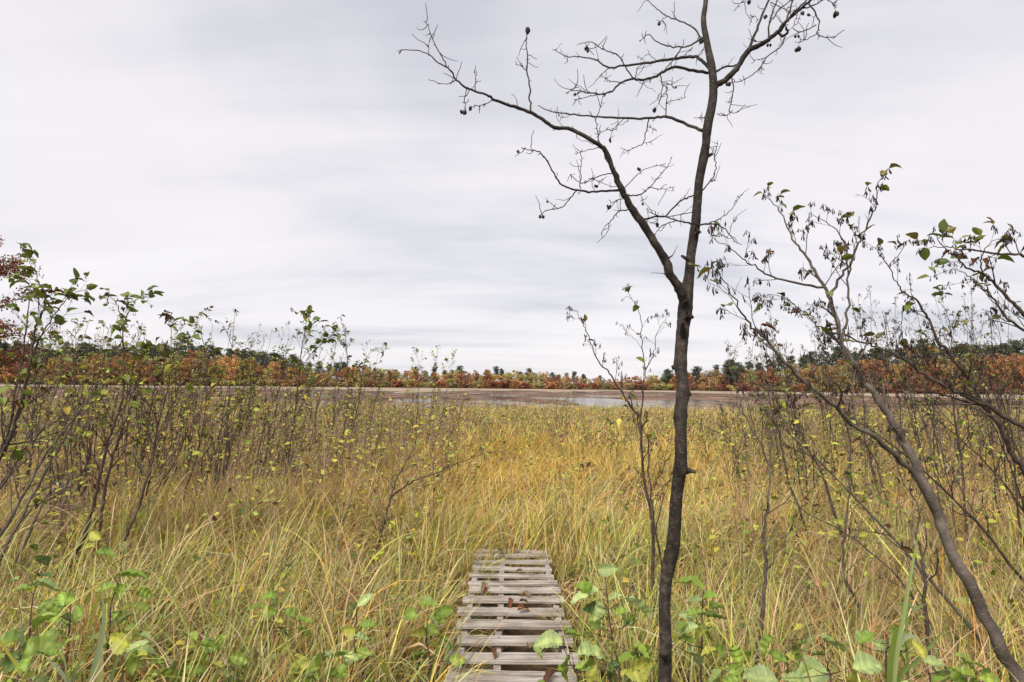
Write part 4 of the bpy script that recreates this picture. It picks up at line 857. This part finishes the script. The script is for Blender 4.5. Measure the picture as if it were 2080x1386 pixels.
# ------------------------------------------------------------------ the rest of the thickets
ORD = ['first', 'second', 'third', 'fourth', 'fifth', 'sixth', 'seventh', 'eighth', 'ninth', 'tenth', 'eleventh', 'twelfth', 'thirteenth', 'fourteenth', 'fifteenth', 'sixteenth', 'seventeenth', 'eighteenth']
def rank(lst, k, rowf):
    x = lst[k][0]; return ORD[sum(1 for q in lst if rowf(q) == rowf(lst[k]) and q[0] < x)]
def filler(k, px, basepy, toppy, lean, label, group, nst, leafn, small, seed, size=.075, mix=(.35, .5, .15), catk=.5, bark='stem', side=13, nm='alder_shrub'):
    r = np.random.default_rng(5000 + seed); st = []
    g = G(px, basepy); Y0 = g[1]
    for s in range(nst):
        bx = px + r.uniform(-26, 26) * 6 / Y0; b = G(bx, basepy); b[1] += r.uniform(-.25, .25); b[2] = float(ground_h(b[0], b[1])) - .03
        tpx = bx + lean * r.uniform(.6, 1.4) + r.uniform(-25, 25); tpy = toppy + r.uniform(0, 90) * (s > 0)
        tip = P(tpx, tpy, b[1] + r.uniform(-.4, .6)); mid = b * .5 + tip * .5 + np.array([-.12 * np.sign(lean + .01) * abs(tip[0] - b[0]), 0, .04]) + .05 * r.normal(size=3); q1 = b * .75 + tip * .25 + .03 * r.normal(size=3); q3 = b * .25 + tip * .75 + .05 * r.normal(size=3)
        st.append(([b, q1, mid, q3, tip], r.uniform(.009, .015), .0018, side, .42, .3))
    return shrub(nm, label, group, st, leaves=leafn, leaf_size=size, mix=mix, catk=catk, seed=seed, extra_small=small, bark=bark, leaf_top=.3)
LLIST = [(10, 1040, 640, 60), (95, 1060, 655, 80), (150, 1010, 640, 70), (245, 1030, 690, 70), (300, 980, 665, 80), (60, 960, 660, 60), (180, 960, 700, 60), (345, 1000, 720, 70), (390, 960, 690, 80), (430, 1010, 720, 60), (480, 960, 690, 60), (520, 1000, 720, 70), (540, 940, 690, 50),
                                       (580, 960, 730, 50), (620, 930, 700, 60), (480, 920, 680, 40), (330, 920, 690, 40), (120, 920, 690, 50), (230, 925, 700, 40), (690, 950, 760, 40), (740, 930, 740, 30), (410, 1060, 790, 90), (300, 1080, 800, 90), (550, 1040, 800, 70), (35, 1005, 640, 50), (128, 1035, 675, 60), (205, 1000, 665, 60), (270, 1005, 690, 60), (365, 985, 680, 50), (455, 985, 700, 50)]
lrow = lambda q: 'front' if q[1] > 1020 else 'middle' if q[1] > 950 else 'back'
for k, (x, bpy_, tpy, ln) in enumerate(LLIST):
    row = 'front' if bpy_ > 1020 else 'middle' if bpy_ > 950 else 'back'
    filler(k, x, bpy_, tpy - (22 if x > 240 else 8), ln, f'thin brown-stemmed shrub with yellowing leaves, {rank(LLIST, k, lrow)} from left in {row} row of left thicket', LT, 5 if k % 2 else 4, 40 if x < 200 else 26, 200, 100 + k, size=.062 if bpy_ > 980 else .07, catk=.36, bark='stem_red' if k % 3 else 'stem', side=11)
RLIST = [(1640, 1010, 640, -60), (1700, 980, 620, -50), (1770, 1000, 600, -60), (1830, 980, 620, -40), (1900, 1010, 600, -60), (1960, 990, 610, -50), (2040, 1020, 600, -60), (2090, 980, 620, -50), (1870, 940, 640, -40), (2000, 940, 650, -40), (1740, 930, 660, -30), (2060, 1090, 580, -90), (1980, 1150, 640, -130),
                                       (1540, 960, 700, -30), (1600, 930, 700, -30), (1500, 1000, 830, -20), (1800, 1080, 700, -110), (2110, 1180, 640, -120), (1660, 1060, 800, -60), (1680, 940, 650, -30), (1850, 1030, 590, -80), (1590, 1000, 680, -50)]
rrow = lambda q: 'front' if q[1] > 1050 else 'middle' if q[1] > 970 else 'back'
for k, (x, bpy_, tpy, ln) in enumerate(RLIST):
    row = 'front' if bpy_ > 1050 else 'middle' if bpy_ > 970 else 'back'
    filler(k, x, bpy_, tpy, ln, f'thin grey-brown twiggy alder, {rank(RLIST, k, rrow)} from left in {row} row of right thicket', RT, 3, 16, 60, 200 + k, size=.058, mix=(.35, .4, .25), catk=.48, bark='stem' if k % 3 else 'grey_stem', side=15)
MLIST = [(985, 915, 850), (1060, 890, 835), (1210, 925, 850), (1240, 960, 870), (1290, 900, 830), (1440, 960, 850), (1470, 910, 820), (800, 905, 790), (760, 960, 820), (960, 890, 800), (1420, 890, 820), (1340, 985, 890), (905, 985, 900)]
for k, (x, bpy_, tpy) in enumerate(MLIST):
    filler(k, x, bpy_, tpy, 12, f'low sparse brown shrub with small yellow-green leaves, {rank(MLIST, k, len)} from left in the open meadow', MD, 5, 0, 150, 300 + k, size=.08, catk=0, bark='stem_red', side=7, nm='meadow_shrub')

# ------------------------------------------------------------------ broad-leaved seedlings in the foreground
def seedling(label, base_px, Y, stem_px, leaves_px, seed, pal='mix'):
    r = np.random.default_rng(7000 + seed)
    top = [P(x, y, Y + .03 * i) for i, (x, y) in enumerate(stem_px)]
    b = np.array([top[0][0] + .03 * r.normal(), top[0][1], 0.0]); b[2] = float(ground_h(b[0], b[1])) - .02
    root = empty('broadleaf_seedling', b); tag(root, label, 'seedling', None)
    q = smooth_path(np.vstack([b, top]) if top[0][2] > b[2] + .05 else np.array(top), 4); a = Acc(); a.tube(q, np.linspace(.005, .002, len(q)), 6)
    tx, ty = stem_px[-1]; leaves_px = [(x, y, s * .86, an, t) for (x, y, s, an, t) in leaves_px] + [(tx + r.uniform(-62, 62), ty + r.uniform(0, 110), r.uniform(24, 42), r.uniform(0, 360), 'gygggp'[int(r.integers(6))]) for k in range(7)]
    for (x, y, s, ang, tone) in leaves_px:
        c = P(x, y, Y + r.uniform(-.12, .12)); size = s * Y / F
        an = math.radians(ang); d3 = unit(_r * math.cos(an) + _u * math.sin(an) * .55 + np.array([0, r.uniform(-.5, .5), -.1]))
        p0 = c - d3 * size * .5
        k = int(np.argmin(np.linalg.norm(q - (p0 - np.array([0, 0, .03])), axis=1))); a.tube(np.array([q[k], (q[k] + p0) / 2 - (0, 0, .006), p0]), [.0018, .0014, .0012], 4)
        col = pick({'g': [(.20, .30, .05), (.24, .33, .06)], 'p': [(.33, .41, .17), (.27, .35, .12)], 'y': [(.36, .38, .07), (.40, .40, .08)], 'd': [(.12, .19, .05), (.10, .16, .05)]}[tone], r, .1)
        put_leaf(root, b, p0, d3, size, col, BIG, unit(np.array([0, -.35, 1]) + .42 * r.normal(size=3)), r)
    a.build('stem', M['stem_red'], root, b)
seedling('tall pale-leaved seedling at the right side of the boardwalk', 0, 2.75, [(1258, 1372), (1246, 1310), (1238, 1258), (1234, 1220), (1230, 1175)], [(1234, 1156, 50, 20, 'p'), (1188, 1208, 70, 200, 'p'), (1248, 1212, 36, 60, 'p'), (1295, 1226, 70, -25, 'p'), (1206, 1238, 48, 160, 'd'), (1264, 1243, 46, -60, 'p'), (1210, 1254, 38, 190, 'g'), (1276, 1264, 40, 200, 'g')], 1)
seedling('seedling with bright upright top leaf just right of the dark trunk', 0, 2.6, [(1424, 1390), (1426, 1300), (1426, 1250), (1428, 1215)], [(1402, 1182, 62, 130, 'g'), (1442, 1212, 38, 60, 'g'), (1412, 1218, 34, 190, 'p'), (1396, 1252, 38, 160, 'p'), (1452, 1252, 52, 8, 'g'), (1402, 1277, 36, 200, 'p'), (1384, 1294, 44, 150, 'p'), (1396, 1300, 40, 10, 'g'), (1412, 1330, 64, -40, 'p')], 2)
seedling('low seedling leaning over the near right end of the planks', 0, 2.7, [(1174, 1386), (1160, 1350), (1146, 1318)], [(1116, 1304, 64, 160, 'p'), (1148, 1348, 60, 250, 'g'), (1162, 1288, 40, 20, 'g'), (1150, 1277, 26, 80, 'g')], 3)
seedling('seedling with a wide ragged leaf between planks and trunk', 0, 2.45, [(1240, 1400), (1232, 1360), (1222, 1335)], [(1204, 1322, 78, 10, 'p'), (1244, 1364, 64, 250, 'd'), (1302, 1358, 80, 12, 'y'), (1268, 1366, 24, 60, 'y')], 4)
seedling('low seedling with very large pale leaves at the bottom right of centre', 0, 2.25, [(1690, 1400), (1680, 1360), (1690, 1330)], [(1650, 1372, 105, 165, 'p'), (1692, 1308, 64, -30, 'p'), (1765, 1350, 76, 20, 'p'), (1545, 1374, 70, 170, 'p'), (1735, 1385, 60, -20, 'y'), (1612, 1380, 50, 150, 'p')], 5)
seedling('small seedling with light leaves at the bottom right near the reeds', 0, 2.3, [(1890, 1400), (1886, 1370)], [(1910, 1370, 60, -50, 'p'), (1898, 1345, 44, 10, 'p'), (1866, 1320, 40, 100, 'y')], 6)
seedling('bright green seedling at the left side of the boardwalk', 0, 3.1, [(868, 1310), (868, 1270), (868, 1240)], [(870, 1226, 50, 20, 'g'), (832, 1250, 44, 170, 'g'), (904, 1242, 44, 15, 'g'), (852, 1284, 42, 200, 'y'), (903, 1298, 46, 0, 'g'), (882, 1262, 34, -60, 'p')], 7)
seedling('seedling with pale top leaf in the grass left of the boardwalk', 0, 3.0, [(556, 1300), (556, 1260), (558, 1230)], [(560, 1222, 36, 260, 'p'), (548, 1210, 36, 130, 'g'), (530, 1272, 50, 200, 'g'), (566, 1262, 28, 30, 'y'), (620, 1262, 32, 5, 'g'), (575, 1282, 34, -50, 'd')], 8)
seedling('holed seedling between the pale-topped one and the boardwalk', 0, 2.8, [(720, 1340), (718, 1310), (722, 1290)], [(708, 1282, 46, 200, 'y'), (748, 1268, 42, 10, 'g'), (735, 1294, 34, -20, 'p'), (742, 1218, 40, 60, 'p'), (715, 1235, 32, 240, 'p'), (690, 1330, 44, 190, 'g')], 9)
seedling('large-leaved seedling in the bottom left corner', 0, 2.3, [(34, 1400), (40, 1350), (38, 1310)], [(12, 1302, 74, 140, 'g'), (72, 1316, 86, 40, 'g'), (20, 1350, 70, 210, 'd'), (48, 1290, 50, 100, 'p'), (90, 1262, 60, 60, 'g'), (18, 1375, 60, 250, 'y')], 10)
seedling('seedling with a toothed broad leaf at lower left', 0, 2.9, [(220, 1310), (225, 1230), (240, 1190)], [(266, 1168, 66, 22, 'g'), (268, 1232, 46, 45, 'y'), (216, 1196, 44, 160, 'g'), (252, 1258, 44, 220, 'd'), (192, 1088, 36, 120, 'y'), (252, 1112, 34, 260, 'p'), (214, 1122, 50, 5, 'g')], 11)
seedling('spreading seedling with light leaves at the lower left edge', 0, 3.0, [(60, 1290), (66, 1220), (74, 1190)], [(90, 1186, 60, 10, 'p'), (42, 1198, 40, 170, 'g'), (88, 1165, 44, 50, 'd'), (26, 1180, 36, 190, 'p'), (86, 1138, 46, 90, 'd')], 12)
seedling('mid-size seedling with green leaves at the bottom left', 0, 2.45, [(248, 1400), (250, 1350), (256, 1320)], [(242, 1304, 64, 150, 'y'), (272, 1318, 54, 70, 'p'), (262, 1350, 46, -60, 'g'), (290, 1290, 50, 30, 'p')], 13)
rs = np.random.default_rng(33)
for k, (x, y, lb) in enumerate([(128, 1335, 'small green seedling in the grass beside the bottom left corner'), (335, 1345, 'small leafy seedling low in the grass at bottom left'), (425, 1300, 'small seedling with few leaves between the lower left seedlings'), (480, 1365, 'low green seedling at the bottom edge left of the boardwalk'), (640, 1365, 'low seedling at the bottom edge nearest the boardwalk on its left'),
                                (1300, 1300, 'small seedling in front of the twin-stemmed sapling'), (1480, 1335, 'small green seedling right of the dark trunk near the bottom'), (1600, 1300, 'small seedling at the foot of the pale straight sapling'), (1800, 1290, 'small seedling in front of the big leaning stem'), (1960, 1360, 'small seedling in the bottom right corner'), (140, 1230, 'green seedling below the left thicket stems')]):
    Yk = 2.5 + .25 * rs.random()
    seedling(lb, 0, Yk, [(x, y + 60), (x + 3, y + 25), (x + 2, y)], [(x + rs.uniform(-45, 45), y + rs.uniform(-15, 50), rs.uniform(38, 60), rs.uniform(0, 360), 'ggygpg'[int(rs.integers(6))]) for _ in range(5)], 40 + k)
def reed(label, Y, blades, seed):
    r = np.random.default_rng(seed); pts = [[P(x, y, Y + .05 * j) for x, y in bl[0]] for j, bl in enumerate(blades)]
    b = pts[0][0].copy(); b[2] = float(ground_h(b[0], b[1])) - .02; root = empty('reed_grass', b); tag(root, label, 'reed')
    for j, (pp, (_, w, col)) in enumerate(zip(pts, blades)):
        pp = np.array(pp); q = smooth_path(np.vstack([[pp[0][0], pp[0][1], b[2]], pp]) if pp[0][2] > .1 else pp, 5); n = len(q); t = np.linspace(0, 1, n)
        wd = w * Y / F * np.clip(np.minimum(1, .5 + t * 1.6) * (1 - t ** 3), .03, 1); t3 = np.gradient(q, axis=0); side = cross(t3, [0.25, -1, .3]); side /= np.linalg.norm(side, axis=1)[:, None]; nr = cross(side, t3); nr /= np.linalg.norm(nr, axis=1)[:, None]
        v = np.stack([q - side * wd[:, None] / 2 + nr * wd[:, None] * .15, q, q + side * wd[:, None] / 2 + nr * wd[:, None] * .15], 1).reshape(-1, 3) - b
        qd = [(i * 3 + k, i * 3 + k + 1, i * 3 + k + 4, i * 3 + k + 3) for i in range(n - 1) for k in (0, 1)]
        child('blade', mesh_from('blade', v, qd, np.tile(col, (len(v), 1)), M['leaf_attr']), root)
reed('tall broad green reed blades at lower right in front of the leaning stem', 2.3, [([(1815, 1400), (1836, 1240), (1848, 1170), (1858, 1120), (1866, 1085)], 11, (.30, .37, .14)), ([(1805, 1400), (1812, 1310), (1826, 1275), (1846, 1262)], 14, (.20, .27, .05)), ([(1808, 1400), (1818, 1330), (1836, 1295), (1858, 1296), (1872, 1330)], 14, (.30, .36, .20)), ([(1820, 1400), (1860, 1345), (1900, 1300), (1930, 1265)], 10, (.16, .23, .06)), ([(1840, 1260), (1858, 1238), (1882, 1226)], 9, (.18, .26, .08))], 1)
reed('clump of wide grey-green blades at the bottom left', 2.3, [([(180, 1420), (200, 1330), (212, 1260), (206, 1200)], 13, (.22, .27, .14)), ([(200, 1420), (205, 1340), (200, 1280)], 14, (.30, .30, .12)), ([(150, 1420), (120, 1360), (95, 1340)], 9, (.26, .30, .20)), ([(140, 1420), (160, 1350), (190, 1310)], 8, (.20, .26, .10)), ([(215, 1420), (240, 1330), (250, 1250)], 8, (.16, .22, .08))], 2)

# ------------------------------------------------------------------ grass
def fbm(x, y, s, seed):
    r = np.random.default_rng(seed); o = 0
    for i in range(5):
        a = r.uniform(0, 6.28); f = s * 1.8 ** i
        o = o + np.sin((x * math.cos(a) + y * math.sin(a)) * f + r.uniform(0, 6.28) + 1.3 * np.sin((y * math.cos(a) - x * math.sin(a)) * f * .7 + r.uniform(0, 6.28))) * .75 ** i
    return o / 2.2
def blades(n_tuft, per, ymin, ymax, nseg, hgt, wid, seed, spread=.10, kind='mix', clump=0.0):
    r = np.random.default_rng(seed)
    u = r.random(n_tuft); y = np.sqrt(ymin ** 2 + u * (ymax ** 2 - ymin ** 2)); x = (r.random(n_tuft) * 2 - 1) * (.98 * y + .5)
    tone = fbm(x, y, .9, 31) + .8 * r.normal(size=n_tuft); tall = np.clip(1 + .30 * fbm(x, y, .8, 41) + .22 * r.normal(size=n_tuft), .35, 1.8)
    lean_az = .5 * fbm(x, y, .5, 51) * 3 + r.normal(size=n_tuft) * .6
    n = n_tuft * per; T = np.repeat(np.arange(n_tuft), per)
    bx = x[T] + r.normal(size=n) * spread; by = y[T] + r.normal(size=n) * spread
    hf = np.ones(n)
    # the boardwalk and its worn continuation stay open, the stone shows
    onwalk = (bx > -.27) & (bx < .36) & (by < (4.75 if kind == 'litter' else 5.02)) & ~((bx < -.12) & (r.random(n) < .18))
    hf = np.where((np.abs(bx + .03) < .62) & (by < 4.8), .80, hf)
    path = np.exp(-((bx + .02 - .02 * (by - 5)) / .45) ** 2) * (by > 6.2) * (by < 14); hf *= 1 - .30 * path
    shade = np.exp(-((bx - ROCK[0] * by / ROCK[1]) / .32) ** 2) * (by < ROCK[1] + .3) * (by > ROCK[1] - 3.6); hf *= 1 - .82 * shade
    lean = np.exp(-((bx - .885 * by) / .22) ** 2) * (by < 2.5); hf *= 1 - .6 * lean
    bush = np.exp(-((bx + .235 * by) / .16) ** 2) * (by > 4.2) * (by < 5.5); hf *= 1 - .55 * bush
    keep = ~onwalk & (by < shore_near(bx) + 1.5) & (by > ymin * .9)
    keep &= r.random(n) > .35 * path
    if clump: keep &= (r.random(n_tuft) < np.clip(.62 + clump * fbm(x, y, 2.4, 93), .06, 1))[np.repeat(np.arange(n_tuft), per)]
    T = T[keep]; bx = bx[keep]; by = by[keep]; hf = hf[keep]; n = len(bx)
    bz = ground_h(bx, by); Lb = hgt * tall[T] * hf * r.uniform(.55, 1.3, n)
    az = np.where(r.random(n) < .45, lean_az[T] + r.normal(size=n) * .7, r.uniform(0, 6.28, n))
    over = (bx < -.12) & (bx > -.75) & (by < 5.2); az = np.where(over & (r.random(n) < .5), r.normal(size=n) * .6 - .3, az)
    pat = fbm(bx, by, .28, 77)
    dry = 1 / (1 + np.exp(-(tone[T] * 1.9 + 1.3 * pat + r.normal(size=n) * .7 + {'litter': 9, 'green': -9}.get(kind, 0.35) - .55 * (by < 6) * (kind == 'mix'))))
    bend = r.gamma(2.4, .55, n) * np.where(dry > .5, 1.25, .9); th0 = np.abs(r.normal(size=n)) * .30
    if kind == 'litter': th0 = np.clip(1.15 + .3 * r.normal(size=n), .5, 1.6); bend = .35 * np.abs(r.normal(size=n)) + .1
    if kind == 'green': bend *= .6
    w = wid * r.uniform(.6, 1.35, n)
    s = np.linspace(0, 1, nseg + 1)
    th = np.minimum(th0[:, None] + bend[:, None] * s[None, :] ** 1.4, 2.7)
    seg = Lb[:, None] / nseg
    hx = np.concatenate([np.zeros((n, 1)), np.cumsum(np.sin(th[:, 1:]) * seg, 1)], 1); hz = np.concatenate([np.zeros((n, 1)), np.cumsum(np.cos(th[:, 1:]) * seg, 1)], 1)
    ca, sa = np.cos(az)[:, None], np.sin(az)[:, None]
    curl = r.normal(size=n)[:, None] * .08 * Lb[:, None] * s[None, :] ** 2
    cx = bx[:, None] + hx * ca - curl * sa; cy = by[:, None] + hx * sa + curl * ca; cz = np.maximum(bz[:, None] - .02 + hz, bz[:, None] - .03 + .002)
    wa = az + math.pi / 2 + r.normal(size=n) * .7
    ww = w[:, None] * np.clip(1 - s[None, :] ** 2.2, .06, 1) * .5
    ox = np.cos(wa)[:, None] * ww; oy = np.sin(wa)[:, None] * ww; oz = r.normal(size=n)[:, None] * .35 * ww
    v = np.stack([np.stack([cx - ox, cy - oy, cz - oz], -1), np.stack([cx + ox, cy + oy, cz + oz], -1)], 2).reshape(-1, 3)
    k = np.arange(n)[:, None] * (nseg + 1) * 2 + np.arange(nseg)[None, :] * 2
    q = np.stack([k, k + 1, k + 3, k + 2], -1).reshape(-1, 4)
    pal_dry = np.array([(.57, .40, .22), (.68, .51, .32), (.47, .28, .15), (.54, .33, .14), (.24, .11, .05)])
    pal_gold = np.array([(.70, .43, .08), (.68, .46, .10), (.64, .45, .16), (.60, .30, .05), (.54, .42, .09)])
    pal_green = np.array([(.26, .31, .05), (.38, .42, .07), (.13, .19, .045), (.48, .46, .08), (.36, .42, .18)])
    gold = (np.clip((by - 4.5) / 6, 0, 1) * .75 + .12 * (np.abs(bx) < 2.5) * (by > 5) + .05) * (1 - .65 * np.clip((by - 18) / 14, 0, 1)) * np.clip(1 + .5 * fbm(bx, by, .45, 78), .2, 1.3)
    u = r.random(n); g = r.random(n)
    pd = .22 + .76 * dry
    pg = np.where(u < pd, 0, 1)
    col = np.where(pg[:, None] == 0, np.where((g < gold)[:, None], pal_gold[r.integers(0, 5, n)], pal_dry[r.integers(0, 5, n)]),
                   np.where((g < gold * .45)[:, None], pal_gold[r.integers(0, 5, n)], pal_green[r.integers(0, 5, n)]))
    orange = r.random(n) < .02; col = np.where(orange[:, None], np.array([.46, .22, .03]), col)
    col = np.clip(col * (1 + .25 * r.normal(size=(n, 1))) * (1 + .15 * r.normal(size=n_tuft)[T])[:, None], .02, .75)
    tipc = col * .65 + np.array([.54, .41, .20]) * .35
    cc = col[:, None, :] * (1 - s[None, :, None] ** 2) + tipc[:, None, :] * s[None, :, None] ** 2
    return v, q, np.repeat(cc.reshape(-1, 3), 2, 0)
def grass_object(name, label, sets):
    V, Q, C = [], [], []; nb = 0
    for a in sets:
        v, q, c = blades(*a[0], **a[1]); V.append(v); Q.append(q + nb); C.append(c); nb += len(v)
    o = bpy.data.objects.new(name, mesh_from(name, np.vstack(V), np.vstack(Q), np.vstack(C), M['grass'])); COL.objects.link(o); tag(o, label, 'grass', kind='stuff'); return o
grass_object('tussock_grass', 'long tangled tan and green sedge filling the near marsh', [((1750, 36, 1.5, 6.6, 5, .49, .0080, 61), dict(spread=.04, clump=.75)), ((1100, 15, 1.5, 6.6, 4, .42, .0070, 62), dict(spread=.11, kind='litter')), ((1900, 16, 1.5, 6.6, 4, .44, .0085, 66), dict(spread=.05, kind='green', clump=-.75)), ((170, 10, 1.7, 6.2, 7, .70, .0110, 63), dict(spread=.04))])
grass_object('golden_grass', 'golden marsh grass of the mid meadow running to the lake', [((5400, 20, 6.2, 14.5, 3, .52, .009, 64), dict(spread=.055, clump=.5)), ((1800, 10, 6.2, 14.5, 3, .50, .010, 67), dict(spread=.14, kind='litter')), ((7400, 12, 14.0, 46, 2, .62, .015, 65), dict(spread=.13))])
# leafy undergrowth: thin brown stems with small yellow-green leaves all through the meadow
def undergrowth(name, label, n, area, hgt, leafs, size, seed, pal_w=(.62, .26, .12)):
    r = np.random.default_rng(seed); a = Acc(); V, Q, C = [], [], []; nb = 0
    x, y = area(r, n)
    ok = (np.abs(x) > .75) | (y > 5.8); x = x[ok]; y = y[ok]
    z = ground_h(x, y)
    for i in range(len(x)):
        h = hgt * r.uniform(.5, 1.25); q = wander((x[i], y[i], z[i] - .02), (r.normal() * .22, r.normal() * .22, 1), h, r, 3, .12); rr = .0024 + .00018 * y[i]
        a.tube(q, np.linspace(rr, rr * .45, 4), 3, np.array([.27, .175, .14]) * r.uniform(.5, 1.6))
        for k in range(int(r.integers(0, 3))):
            p, t, _ = interp_path(q, r.uniform(.4, .9)); q2 = wander(p, t + .6 * r.normal(size=3), h * r.uniform(.15, .35), r, 2, .12); a.tube(q2, np.linspace(rr * .6, rr * .35, 3), 3, np.array([.27, .175, .14]))
        m_ = int(r.poisson(leafs)); 
        if not m_: continue
        s_ = r.uniform(.25, 1, m_); p = np.array([interp_path(q, t)[0] for t in s_]); d = r.normal(size=(m_, 3)) * np.array([1, 1, .5]) + (0, 0, .15); d /= np.linalg.norm(d, axis=1)[:, None]
        up = np.array([0, 0, 1]) + .5 * r.normal(size=(m_, 3)); xx = cross(d, up); xx /= np.linalg.norm(xx, axis=1)[:, None]; zz = cross(xx, d); L_ = (size * r.uniform(.6, 1.4, m_) * (1 + .03 * y[i]))[:, None]; p = p + d * L_ * .15
        V.append(np.stack([p, p + d * L_ * .45 - xx * L_ * .32 + zz * L_ * .08, p + d * L_, p + d * L_ * .45 + xx * L_ * .32 + zz * L_ * .08], 1).reshape(-1, 3)); Q.append(np.arange(m_ * 4).reshape(m_, 4) + nb); nb += m_ * 4
        u = r.random(m_); base = np.array([pick(YELLOW if t < pal_w[0] else GREEN if t < pal_w[0] + pal_w[1] else BROWN, r) for t in u]); C.append(np.repeat(base, 4, 0))
    if V: a.add(np.vstack(V), np.vstack(Q), np.vstack(C))
    o = a.build(name, M['leaf_attr'], None, None, False); tag(o, label, 'undergrowth', kind='stuff')
def cone(y0, y1, lo=-1., hi=1.):
    def f(r, n):
        y = np.sqrt(y0 ** 2 + r.random(n) * (y1 ** 2 - y0 ** 2)); return (lo + (hi - lo) * r.random(n)) * .95 * y, y
    return f
undergrowth('leafy_undergrowth', 'small yellow-green leaved stems scattered through the golden meadow', 2500, cone(5, 30), .8, 7, .050, 81)
undergrowth('brown_undergrowth', 'dense brown meadowsweet stems with yellowing leaves under the left thicket', 2300, cone(5.0, 17, -1., -.10), 1.25, 4, .050, 82, (.80, .06, .14))
undergrowth('twiggy_undergrowth', 'thin brown stems with few leaves under the right thicket', 950, cone(3.8, 16, .40, 1.), 1.15, 5, .045, 83)
undergrowth('near_undergrowth', 'green and yellow leafy weeds among the near grass', 300, cone(2.2, 5.5), .45, 6, .055, 84, (.6, .36, .04))

# dry seed heads standing over the grass
def seed_stalks():
    r = np.random.default_rng(91); a = Acc(); n = 300
    y = np.sqrt(2.4 ** 2 + r.random(n) * (20 ** 2 - 2.4 ** 2)); x = (r.random(n) * 2 - 1) * .95 * y
    for i in range(n):
        if abs(x[i]) < .6 and y[i] < 5.6: continue
        q = wander((x[i], y[i], float(ground_h(x[i], y[i]))), (r.normal() * .25, r.normal() * .25, 1), r.uniform(.5, .85), r, 6, .08, -.1); c = np.array([.46, .33, .19]) * r.uniform(.6, 1.2); w = .0011 + .00012 * y[i]
        a.tube(q, np.linspace(w, w * .6, len(q)), 3, c)
        for k in range(11):
            p, t, _ = interp_path(q, r.uniform(.72, 1)); d = unit(t + .5 * r.normal(size=3) + (0, 0, -.2)); ln = r.uniform(.02, .045); a.tube(np.array([p, p + d * ln * .5, p + d * ln]), [w * .5, w * 1.6, w * .4], 3, c * r.uniform(.8, 1.3))
    tag(a.build('seed_stalks', M['leaf_attr'], None, None, False), 'dry tan grass seed heads standing over the marsh grass', 'seed stalks', kind='stuff')
seed_stalks()
